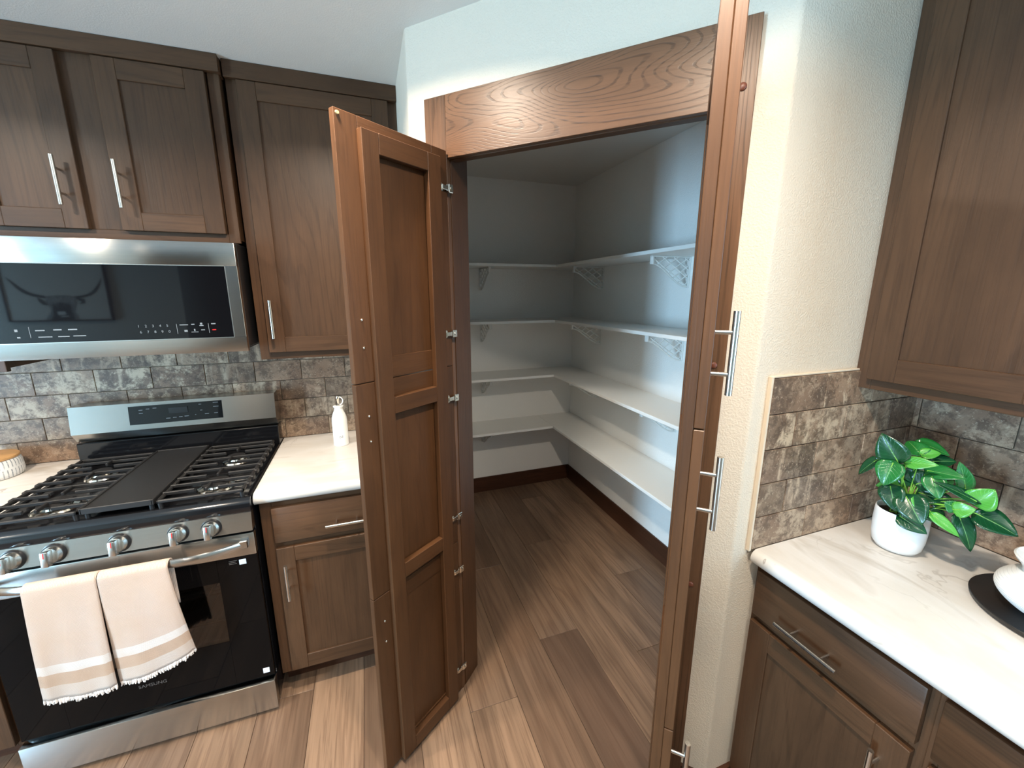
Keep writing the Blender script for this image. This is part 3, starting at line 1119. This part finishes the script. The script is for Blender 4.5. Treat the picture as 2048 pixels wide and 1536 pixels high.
# back guard
MB().box(-rx, rx, -0.105, -0.03, 0.905, 1.012, 0.003).build('riser', BLACKENAMEL, RG)
bg = MB().prism([(-0.03, 1.172), (-0.106, 1.172), (-0.119, 1.056), (-0.092, 1.018), (-0.03, 1.018)], -rx, rx, 'X').build('backguard', STEEL, RG)
dsp = MB().prism([(-0.100, 1.158), (-0.1085, 1.158), (-0.1175, 1.078), (-0.100, 1.078)], -0.178, 0.166, 'X').build('display', BLACKGLASS, bg)
lg = MB()
for x, z, w in [(-0.135, 1.140, 0.014), (-0.110, 1.143, 0.012), (-0.085, 1.145, 0.014), (-0.135, 1.126, 0.014), (-0.04, 1.096, 0.016), (-0.016, 1.097, 0.013), (0.006, 1.098, 0.013), (0.028, 1.099, 0.016), (0.062, 1.102, 0.004), (0.105, 1.102, 0.016), (0.140, 1.103, 0.014), (0.082, 1.147, 0.010), (0.085, 1.120, 0.008), (0.142, 1.132, 0.020), (0.142, 1.150, 0.020)]:
    yy = -0.1085 - (1.158 - z) * 0.1125 - 0.0004
    lg.box(x - w / 2, x + w / 2, yy - 0.0003, yy + 0.0005, z - 0.0011, z + 0.0011)
lg.build('key_legends', plain('dim_print', srgb(120, 124, 126), 0.5), dsp)
MB().box(-0.035, 0.035, -0.1150, -0.1100, 1.116, 1.142).build('clock_window', plain('clock_grey', (0.02, 0.022, 0.024), 0.2), dsp)


# ------------------------------------------------------------------ towels on the oven handle
def towel_mat():
    t = NT('woven_towel')
    tc = t.n('ShaderNodeTexCoord')
    sx = t.n('ShaderNodeSeparateXYZ')
    t.l(tc.outputs['UV'], sx.inputs[0])
    v = sx.outputs[1]
    band = t.ramp(v, [(0.0, srgb(206, 194, 185)), (0.115, srgb(186, 158, 136)), (0.215, srgb(222, 215, 210)), (0.29, srgb(205, 184, 170))], 'CONSTANT')
    a = t.noise(t.coords((900, 900, 40), per_object=False), 1.0, 2)
    wx = t.math('SINE', t.math('MULTIPLY', sx.outputs[0], 300))
    wz = t.math('SINE', t.math('MULTIPLY', v, 640))
    wv = t.math('MULTIPLY', wx, wz)
    big = t.noise(t.coords((1, 1, 1), per_object=False), 9, 3)
    c = t.mix(t.math('MULTIPLY', t.ramp(big, [(0.35, 0.0), (0.7, 1.0)]), 0.5), band, srgb(206, 176, 152))
    c = t.mix(t.math('MULTIPLY', t.ramp(wv, [(0.0, 1.0), (0.6, 0.0)]), 0.3), c, srgb(168, 138, 118))
    t.bump(wv, 0.5, 0.0016)
    return t.set(Base_Color=c, Roughness=0.9, Specular_IOR_Level=0.1)


TOWEL = towel_mat()
FRINGE = plain('fringe_thread', srgb(216, 206, 198), 0.9)


def towel(label, xl, xr, bl, br, seed, back=0.16):
    """xl/xr: edges at the bar; bl/br: (x, z) of the lower front corners"""
    rnd = random.Random(seed)
    th = thing('hand_towel', label, 'towel', ((xl + xr) / 2, -0.738, 0.757), 0, 'hand towels on the oven handle')
    ox, oy, oz = th.location
    bm = bmesh.new()
    uvl = bm.loops.layers.uv.new('UVMap')
    nu, R = 26, 0.0185
    path = []          # parameter along the length: from the back hem over the bar to the front hem
    nb, na, nf = 8, 10, 34
    for k in range(nb):
        path.append(('b', k / nb))
    for k in range(na):
        path.append(('a', k / na))
    for k in range(nf + 1):
        path.append(('f', k / nf))
    grid = []
    ph = rnd.uniform(0, 6)
    for kind, t in path:
        row = []
        for q in range(nu + 1):
            u = q / nu
            xt = xl + (xr - xl) * u
            if kind == 'b':
                p = (xt, -0.738 + R, 0.757 - back * (1 - t))
                vv = 0.95
            elif kind == 'a':
                a = math.pi * t
                p = (xt, -0.738 + R * math.cos(a), 0.757 + R * math.sin(a) * 0.95)
                vv = 0.9
            else:
                xb = bl[0] + (br[0] - bl[0]) * u
                zb = bl[1] + (br[1] - bl[1]) * u - 0.010 * math.sin(math.pi * u)
                e = t
                x = xt + (xb - xt) * e ** 1.15
                z = 0.757 + (zb - 0.757) * t
                y = -0.738 - R - 0.004 * math.sin(u * 5.5 + ph + 1.4 * t) * t ** 0.7 - 0.006 * t * (1 - t) * 2 - 0.0025 * math.sin(u * 13 + ph) * t
                if u < 0.06 or u > 0.94:
                    y += 0.006 * t
                p = (x, y, z)
                vv = (1 - t) * 0.88
            row.append((bm.verts.new((p[0] - ox, p[1] - oy, p[2] - oz)), u, vv))
        grid.append(row)
    for A, B in zip(grid, grid[1:]):
        for q in range(nu):
            c = (A[q], A[q + 1], B[q + 1], B[q])
            f = bm.faces.new([v[0] for v in c])
            for lp, v in zip(f.loops, c):
                lp[uvl].uv = (v[1], v[2])
    hem = [v[0].co.copy() for v in grid[-1]]
    me = bpy.data.meshes.new('cloth')
    bmesh.ops.recalc_face_normals(bm, faces=bm.faces[:])
    bm.to_mesh(me)
    bm.free()
    me.shade_smooth()
    me.materials.append(TOWEL)
    o = bpy.data.objects.new('cloth', me)
    COL.objects.link(o)
    o.parent = th
    sm = o.modifiers.new('thickness', 'SOLIDIFY')
    sm.thickness = 0.0045
    sm.offset = 0
    f = MB()
    N = 70
    for k in range(N):
        u = (k + 0.5) / N * nu
        q = int(u)
        c = hem[q].lerp(hem[min(q + 1, nu)], u - q)
        L = rnd.uniform(0.009, 0.019)
        e = c + Vector((rnd.uniform(-0.004, 0.004), rnd.uniform(-0.005, 0.002), -L))
        f.tube([c + Vector((0, 0, 0.002)), (c + e) / 2 + Vector((rnd.uniform(-0.002, 0.002), 0, 0)), e], [0.0024, 0.0032, 0.002], 5)
    tag(f.build('fringe', FRINGE, th), kind='stuff')
    return th


towel('cream fringed hand towel on the oven handle, the left one of the pair', -0.212, -0.036, (-0.232, 0.372), (-0.046, 0.368), 3)
towel('cream fringed hand towel on the oven handle, the right one nearer the oven window', -0.033, 0.148, (-0.043, 0.366), (0.176, 0.424), 5)

# ------------------------------------------------------------------ things on the counters
# oil bottle
OB = thing('oil_bottle', 'white ceramic oil bottle with ring stopper on the counter beside the range', 'bottle', (0.662, -0.205, 0.9165))
MB().lathe([(0, 0.0), (0.0345, 0.0), (0.036, 0.003), (0.0345, 0.008), (0.0345, 0.118), (0.033, 0.136), (0.028, 0.154), (0.021, 0.170), (0.0185, 0.180), (0.0185, 0.184), (0.023, 0.189), (0.0235, 0.193), (0.019, 0.195), (0.010, 0.1945), (0, 0.194)], seg=36).build('body', CERAMIC, OB, 50)
sp = MB()
sp.lathe([(0, 0.193), (0.0105, 0.193), (0.0105, 0.198), (0.0065, 0.200), (0.0065, 0.222), (0.0085, 0.225), (0.0085, 0.236), (0.006, 0.240), (0, 0.240)], seg=20)
sp.build('stopper', CHROME, OB, 50)
rg = MB()
rg.tube([(0.007 + 0.0155 * math.sin(a), -0.002, 0.217 + 0.0185 * math.cos(a)) for a in [math.pi * k / 12 for k in range(13)]], 0.0026, 8)
rg.build('ring', CERAMIC, OB, 60)
# printed word wrapped on the side that faces the room
tm = text('lettering', 'oil', 0.019, DARKPRINT, OB, Matrix.Translation((0, 0, 0)) @ FRONT, 0.00005)
for v in tm.data.vertices:
    a = v.co.x / 0.0347
    az = rad(-84) + a
    v.co = Vector((0.0347 * math.cos(az), 0.0347 * math.sin(az), 0.047 + v.co.z))

# round canister left of the range
CN = thing('canister', 'low round white canister with grey strokes and wooden lid', 'canister', (-0.645, -0.125, 0.9165))


def canister_mat():
    t = NT('stroke_glaze')
    tc = t.n('ShaderNodeTexCoord')
    sx = t.n('ShaderNodeSeparateXYZ')
    t.l(tc.outputs['Object'], sx.inputs[0])
    ang = t.math('ARCTAN2', sx.outputs[1], sx.outputs[0])
    cell = t.math('MULTIPLY', ang, 7.0)
    row = t.math('FLOOR', t.math('MULTIPLY', sx.outputs[2], 26.0))
    fx = t.math('FRACT', t.math('ADD', t.math('ADD', cell, t.math('MULTIPLY', row, 0.5)), 40.0))
    fz = t.math('FRACT', t.math('MULTIPLY', sx.outputs[2], 26.0))
    k = t.math('MULTIPLY', t.math('LESS_THAN', t.math('ABSOLUTE', t.math('SUBTRACT', fx, 0.5)), 0.13), t.math('LESS_THAN', t.math('ABSOLUTE', t.math('SUBTRACT', fz, 0.5)), 0.40))
    n = t.noise(tc.outputs['Object'], 90, 2)
    c = t.mix(t.math('MULTIPLY', k, t.ramp(n, [(0.35, 0.4), (0.6, 1.0)])), srgb(226, 222, 216), srgb(128, 132, 134))
    return t.set(Base_Color=c, Roughness=0.5)


MB().lathe([(0, 0), (0.083, 0), (0.089, 0.004), (0.091, 0.02), (0.089, 0.06), (0.085, 0.072), (0.082, 0.073), (0, 0.073)], seg=44).build('body', canister_mat(), CN, 50)
MB().lathe([(0, 0.0735), (0.083, 0.0735), (0.086, 0.076), (0.086, 0.083), (0.082, 0.086), (0, 0.086)], seg=44).build('lid', wood('pale_wood', 0, srgb(206, 158, 104), 0.25), CN, 40)

# potted plant
PLX, PLY = 2.200, -1.604
PT = thing('potted_plant', 'bushy green artificial plant in a white pot in the counter corner', 'plant', (PLX, PLY, 0.9165))
pot = MB().lathe([(0, 0.0), (0.035, 0.0), (0.045, 0.004), (0.0525, 0.016), (0.0565, 0.040), (0.058, 0.070), (0.0575, 0.100), (0.0565, 0.117), (0.055, 0.1185), (0.0535, 0.117), (0.054, 0.100), (0, 0.098)], seg=48).build('pot', CERAMIC, PT, 60)
so = MB().lathe([(0, 0.104), (0.03, 0.106), (0.0538, 0.101)], seg=24)
for k in range(40):
    a, r = random.uniform(0, 6.283), 0.048 * math.sqrt(random.random())
    so.ball((r * math.cos(a), r * math.sin(a), 0.106), 0.006, (1, 1, 0.6), 6)
so.build('soil', SOIL, PT)


def leaf_mat(name, c0, c1):
    t = NT(name)
    tc = t.n('ShaderNodeTexCoord')
    sx = t.n('ShaderNodeSeparateXYZ')
    t.l(tc.outputs['UV'], sx.inputs[0])
    mid = t.math('ABSOLUTE', t.math('SUBTRACT', sx.outputs[0], 0.5))
    rib = t.ramp(mid, [(0.0, 1.0), (0.03, 0.0)])
    vein = t.math('SINE', t.math('MULTIPLY', t.math('SUBTRACT', sx.outputs[1], t.math('MULTIPLY', mid, 0.7)), 48.0))
    vn = t.ramp(vein, [(0.86, 0.0), (1.0, 1.0)])
    n = t.noise(tc.outputs['Object'], 30, 2)
    c = t.mix(n, c0, c1)
    c = t.mix(t.math('MULTIPLY', vn, 0.25), c, tuple(min(1, x * 1.8) for x in c1))
    c = t.mix(t.math('MULTIPLY', rib, 0.6), c, srgb(128, 190, 110))
    t.bump(t.math('ADD', rib, t.math('MULTIPLY', vn, 0.5)), 0.3, 0.001)
    return t.set(Base_Color=c, Roughness=0.24, Specular_IOR_Level=0.6)


LEAF_D = leaf_mat('leaf_dark', srgb(10, 54, 32), srgb(22, 78, 42))
LEAF_M = leaf_mat('leaf_mid', srgb(24, 92, 42), srgb(42, 122, 54))
LEAF_L = leaf_mat('leaf_light', srgb(62, 142, 50), srgb(92, 168, 66))
STEM = plain('green_stem', srgb(126, 182, 66), 0.4)
# plant frame: R to the right as seen from the room, T toward the room, Z up
Rv = Vector((0.40, -0.9165, 0)).normalized()
Tv = Vector((-0.9165, -0.40, 0)).normalized()
Zv = Vector((0, 0, 1))


def P(r, t, z):
    return Rv * r + Tv * t + Zv * z


def leaf(base, tip, nrm, wid, mat, bend=0.25, fold=0.22, stem_to=None):
    base, tip, n = P(*base), P(*tip), P(*nrm)
    d = tip - base
    L = d.length
    d.normalize()
    n = (n - d * n.dot(d)).normalized()
    s = d.cross(n)
    bm = bmesh.new()
    uvl = bm.loops.layers.uv.new('UVMap')
    nv, nu = 10, 6
    rows = []
    for i in range(nv + 1):
        v = i / nv
        prof = (math.sin(math.pi * min(1, v ** 0.62)) ** 0.75) * (1 - 0.15 * v) if 0 < v < 1 else 0.02
        row = []
        for j in range(nu + 1):
            u = j / nu * 2 - 1
            q = base + d * (v * L) + s * (u * wid / 2 * prof) + n * (fold * wid * 0.5 * prof * (abs(u) ** 1.3) - bend * L * (v - 0.35) ** 2 * (1 if v > 0.35 else 0.3)) - d * (0.12 * L * abs(u) * (1 - v) ** 3)
            row.append((bm.verts.new(q), j / nu, v))
        rows.append(row)
    for A, B in zip(rows, rows[1:]):
        for j in range(nu):
            c = (A[j], A[j + 1], B[j + 1], B[j])
            f = bm.faces.new([x[0] for x in c])
            for lp, x in zip(f.loops, c):
                lp[uvl].uv = (x[1], x[2])
    me = bpy.data.meshes.new('leaf')
    bm.to_mesh(me)
    bm.free()
    me.shade_smooth()
    me.materials.append(mat)
    o = bpy.data.objects.new('leaf', me)
    COL.objects.link(o)
    o.parent = PT
    md = o.modifiers.new('thickness', 'SOLIDIFY')
    md.thickness = 0.0009
    # its stem
    root = Vector((random.uniform(-0.02, 0.02), random.uniform(-0.02, 0.02), 0.106))
    mid = root.lerp(base, 0.55) + Vector((0, 0, 0.022))
    pts = [root.lerp(mid, 0.0), root.lerp(mid, 0.55) + Vector((0, 0, 0.006)), mid, mid.lerp(base, 0.6) + Vector((0, 0, 0.004)), base, base + d * 0.012]
    MB().tube(pts, [0.0018, 0.0017, 0.0015, 0.0014, 0.0013, 0.0009], 6).build('stem', STEM, o, 60)


k = 0.00021
Q = lambda x, y, t: ((x - 635) * 0.000180, t, 0.118 + (1000 - y) * 0.00024)
leaves = [
    # base px, tip px (crop frame), depth t at base, at tip, normal, width, material
    (Q(470, 375, 0.05), Q(245, 95, 0.055), (-0.2, 0.8, 0.35), 0.066, LEAF_D),
    (Q(250, 430, 0.03), Q(45, 655, 0.035), (-0.5, 0.7, 0.5), 0.030, LEAF_D),
    (Q(430, 395, 0.06), Q(375, 645, 0.085), (-0.1, 0.9, 0.35), 0.056, LEAF_M),
    (Q(420, 400, 0.03), Q(215, 420, 0.02), (0.0, 0.45, 0.9), 0.030, LEAF_D),
    (Q(690, 290, 0.01), Q(525, 185, -0.02), (0.15, 0.75, 0.6), 0.050, LEAF_M),
    (Q(700, 290, 0.01), Q(890, 240, 0.0), (0.1, 0.7, 0.7), 0.030, LEAF_L),
    (Q(560, 385, 0.035), Q(875, 320, 0.05), (-0.05, 0.85, 0.5), 0.032, LEAF_L),
    (Q(640, 200, -0.03), Q(985, 260, -0.02), (0.1, 0.5, 0.85), 0.040, LEAF_M),
    (Q(800, 470, 0.0), Q(1150, 420, 0.03), (0.1, 0.75, 0.6), 0.040, LEAF_M),
    (Q(830, 380, -0.02), Q(1060, 330, -0.03), (0.1, 0.6, 0.8), 0.040, LEAF_D),
    (Q(1195, 580, 0.0), Q(1095, 295, 0.01), (0.35, 0.85, 0.2), 0.036, LEAF_M),
    (Q(1290, 660, 0.04), Q(1425, 465, 0.045), (0.05, 0.9, 0.35), 0.055, LEAF_L),
    (Q(1300, 625, 0.045), Q(885, 490, 0.055), (0.0, 0.6, 0.85), 0.030, LEAF_D),
    (Q(850, 500, 0.02), Q(960, 690, 0.05), (0.0, 0.9, 0.3), 0.045, LEAF_M),
    (Q(1330, 770, 0.035), Q(1715, 855, 0.05), (0.15, 0.7, 0.75), 0.062, LEAF_D),
    (Q(1180, 830, 0.04), Q(1375, 1155, 0.06), (0.3, 0.8, 0.5), 0.040, LEAF_D),
    (Q(930, 865, 0.06), Q(1225, 1000, 0.075), (0.1, 0.8, 0.6), 0.026, LEAF_L),
    (Q(900, 880, 0.03), Q(1080, 985, 0.03), (0.0, 0.85, 0.5), 0.040, LEAF_D),
    (Q(690, 640, 0.0), Q(470, 500, 0.0), (0.0, 0.85, 0.5), 0.055, LEAF_D),
    (Q(720, 640, 0.01), Q(920, 520, 0.0), (0.0, 0.85, 0.4), 0.060, LEAF_D),
    (Q(760, 720, 0.02), Q(1010, 720, 0.03), (0.0, 0.8, 0.6), 0.055, LEAF_D),
    (Q(600, 480, -0.01), Q(720, 640, 0.01), (0.1, 0.8, 0.5), 0.060, LEAF_D),
    (Q(560, 690, 0.02), Q(285, 740, 0.03), (-0.2, 0.7, 0.7), 0.038, LEAF_L),
    (Q(450, 700, 0.04), Q(560, 930, 0.07), (-0.1, 0.9, 0.4), 0.052, LEAF_D),
    (Q(640, 760, 0.05), Q(850, 975, 0.085), (-0.1, 0.85, 0.55), 0.066, LEAF_D),
    (Q(620, 990, 0.06), Q(925, 1080, 0.072), (0.05, 0.85, 0.55), 0.044, LEAF_D),
    (Q(730, 745, 0.05), Q(830, 900, 0.065), (0.3, 0.8, 0.4), 0.022, LEAF_L),
    (Q(1130, 750, 0.05), Q(1020, 700, 0.055), (0.0, 0.85, 0.5), 0.034, LEAF_M),
    (Q(1120, 760, 0.055), Q(1300, 690, 0.06), (0.0, 0.9, 0.35), 0.036, LEAF_L),
    (Q(900, 760, 0.0), Q(1190, 830, 0.01), (0.0, 0.8, 0.6), 0.045, LEAF_D),
    (Q(760, 420, -0.05), Q(880, 300, -0.07), (0.0, 0.6, 0.8), 0.045, LEAF_D),
    (Q(640, 600, -0.05), Q(480, 560, -0.075), (0.0, 0.5, 0.9), 0.05, LEAF_M),
    (Q(900, 620, -0.05), Q(1100, 600, -0.075), (0.0, 0.5, 0.9), 0.05, LEAF_M),
]
for bs, tp, nr, wd, mt in leaves:
    leaf(bs, tp, nr, wd * 1.12, mt)

# black tray with a ribbed white jar
TR = MB().lathe([(0, 0.003), (0.140, 0.003), (0.146, 0.0), (0.151, 0.004), (0.1535, 0.012), (0.152, 0.0135), (0.147, 0.008), (0, 0.008)], seg=64).build('serving_tray', MATTEBLACK, None, 50)
TR.location = (2.225, -1.908, 0.9163)
tag(TR, 'round matte black tray on the white counter at the right edge', 'tray')
JR = thing('jar', 'ribbed white ceramic jar with a flared lip on the black tray', 'jar', (2.206, -1.894, 0.9247))
prof = [(0, 0.0), (0.055, 0.0), (0.060, 0.004), (0.062, 0.012)]
for q in range(0, 61):
    u = q / 60
    r = 0.064 + 0.036 * math.sin(math.pi * (0.08 + 0.86 * u)) ** 0.9
    prof.append((r + (0.0012 if q % 4 < 2 else 0), 0.014 + 0.074 * u))
prof += [(0.067, 0.093), (0.067, 0.099), (0.072, 0.110), (0.080, 0.119), (0.083, 0.125), (0.080, 0.127), (0.073, 0.119), (0.060, 0.106), (0.058, 0.09), (0, 0.02)]
MB().lathe(prof, seg=56).build('body', CERAMIC, JR, 25)

# ------------------------------------------------------------------ picture on the wall behind the camera (seen in the microwave glass)
PX0, PX1, PZ0, PZ1 = -2.48, -1.69, 1.386, 1.99
PC = thing('wall_picture', 'black and white picture of a long-horned cow, seen reflected in the microwave glass', 'picture', (PX0, YF + 0.002, PZ0))
sc = 0.000457


def U(x, y):
    return ((x - 190 + 0.229 * (1030 - y)) * sc, (1030 - y) * sc * 1.04)


W_, H_ = PX1 - PX0, PZ1 - PZ0
MB().box(0, W_, 0.0, 0.02, 0, H_).build('canvas', plain('pale_canvas', srgb(140, 143, 136), 0.7), PC)
f = MB()
for a in ((-0.012, 0, 0, H_), (W_, W_ + 0.012, 0, H_), (-0.012, W_ + 0.012, -0.012, 0), (-0.012, W_ + 0.012, H_, H_ + 0.012)):
    f.box(a[0], a[1], 0, 0.03, a[2], a[3])
f.build('frame', BLACKPLASTIC, PC)
INK = plain('charcoal_ink', srgb(34, 36, 36), 0.8)
INK2 = plain('grey_ink', srgb(92, 96, 94), 0.8)
INK3 = plain('pale_ink', srgb(150, 154, 152), 0.8)


def ribbon(pts, ws, mat, name, y=0.0205):
    m = MB()
    q = [Vector((*U(*p), 0)) for p in pts]
    L_, R_ = [], []
    for i, p in enumerate(q):
        d = (q[min(i + 1, len(q) - 1)] - q[max(i - 1, 0)]).normalized()
        n = Vector((-d.y, d.x, 0))
        w = ws[i] * sc / 2
        L_.append(p + n * w)
        R_.append(p - n * w)
    m.prism([(v.x, v.y) for v in L_] + [(v.x, v.y) for v in R_[::-1]], y, y + 0.0006, 'Y')
    m.build(name, mat, PC, 0)


ribbon([(60, 140), (150, 230), (250, 330), (340, 410), (430, 465), (520, 505), (620, 530), (730, 550)], [6, 34, 56, 68, 66, 60, 56, 50], INK, 'horn')
ribbon([(1670, 155), (1655, 240), (1620, 340), (1570, 430), (1490, 500), (1400, 535), (1310, 548), (1225, 552)], [6, 34, 52, 60, 58, 50, 44, 40], INK, 'horn')
ribbon([(610, 570), (660, 620), (720, 680), (780, 710)], [20, 70, 80, 30], INK, 'ear')
ribbon([(1250, 570), (1320, 600), (1390, 625), (1400, 660), (1330, 690)], [20, 60, 80, 60, 20], INK, 'ear')
hd = MB()
hd.prism([U(*p) for p in [(720, 545), (820, 520), (960, 510), (1100, 515), (1240, 550), (1290, 650), (1270, 760), (1260, 860), (1320, 940), (1345, 1025), (770, 1025), (800, 930), (850, 840), (810, 740), (750, 660)]], 0.0203, 0.0207, 'Y')
hd.build('head', INK2, PC, 0)
fc = MB()
fc.prism([U(*p) for p in [(860, 700), (960, 660), (1080, 670), (1180, 720), (1200, 840), (1240, 930), (1260, 1025), (860, 1025), (900, 930), (880, 820)]], 0.0208, 0.0211, 'Y')
fc.build('face', INK, PC, 0)
mz = MB()
mz.prism([U(*p) for p in [(950, 850), (1080, 850), (1110, 910), (1050, 925), (970, 920)]], 0.0212, 0.0215, 'Y')
mz.prism([U(*p) for p in [(1020, 945), (1150, 940), (1150, 960), (1020, 965)]], 0.0212, 0.0215, 'Y')
mz.build('muzzle', INK3, PC, 0)
hr = MB()
rr = random.Random(4)
for q in range(46):
    x0 = rr.uniform(740, 1250)
    y0 = rr.uniform(520, 600)
    x1 = x0 + rr.uniform(-90, 90)
    y1 = y0 + rr.uniform(90, 260)
    a, b = U(x0, y0), U(x1, y1)
    hr.prism([a, (a[0] + 0.004, a[1]), (b[0] + 0.001, b[1])], 0.0216, 0.0218, 'Y')
tag(hr.build('forelock', INK3, PC, 0), kind='stuff')

# ------------------------------------------------------------------ recessed downlights
spots = [(0.70, -1.20, 'nearest the tall wall cabinet'), (-0.55, -1.20, 'in front of the microwave cabinet'), (1.15, -1.90, 'in front of the pantry doorway'),
         (-0.60, -2.70, 'toward the picture wall'), (1.15, -3.10, 'near the window over the counter'), (-2.2, -1.4, 'over the far left of the kitchen'), (-2.2, -3.0, 'beside the glass door')]
ring = MB().lathe([(0.062, 0.0), (0.085, 0.0), (0.086, -0.004), (0.080, -0.007), (0.064, -0.004), (0.062, 0.0)], seg=32).mesh('trim_ring', WHITEPAINT)
lens = MB().lathe([(0, -0.0025), (0.062, -0.0025), (0.062, -0.0005), (0, -0.0005)], seg=32).mesh('lens', LENS)
for x, y, wh in spots:
    d = thing('downlight', 'round recessed ceiling downlight ' + wh, 'ceiling light', (x, y, ZC - 0.0005), 0, 'recessed downlights')
    inst(ring, 'trim_ring', d)
    inst(lens, 'lens', d)
    al = area_light('downlight_lamp', (0, 0, -0.012), (0, 0, 0), 0.11, 0.11, P_DOWN * (0.5 if 'window' in wh else 1.0), C_DOWN, 'DISK', 150)
    al.parent = d
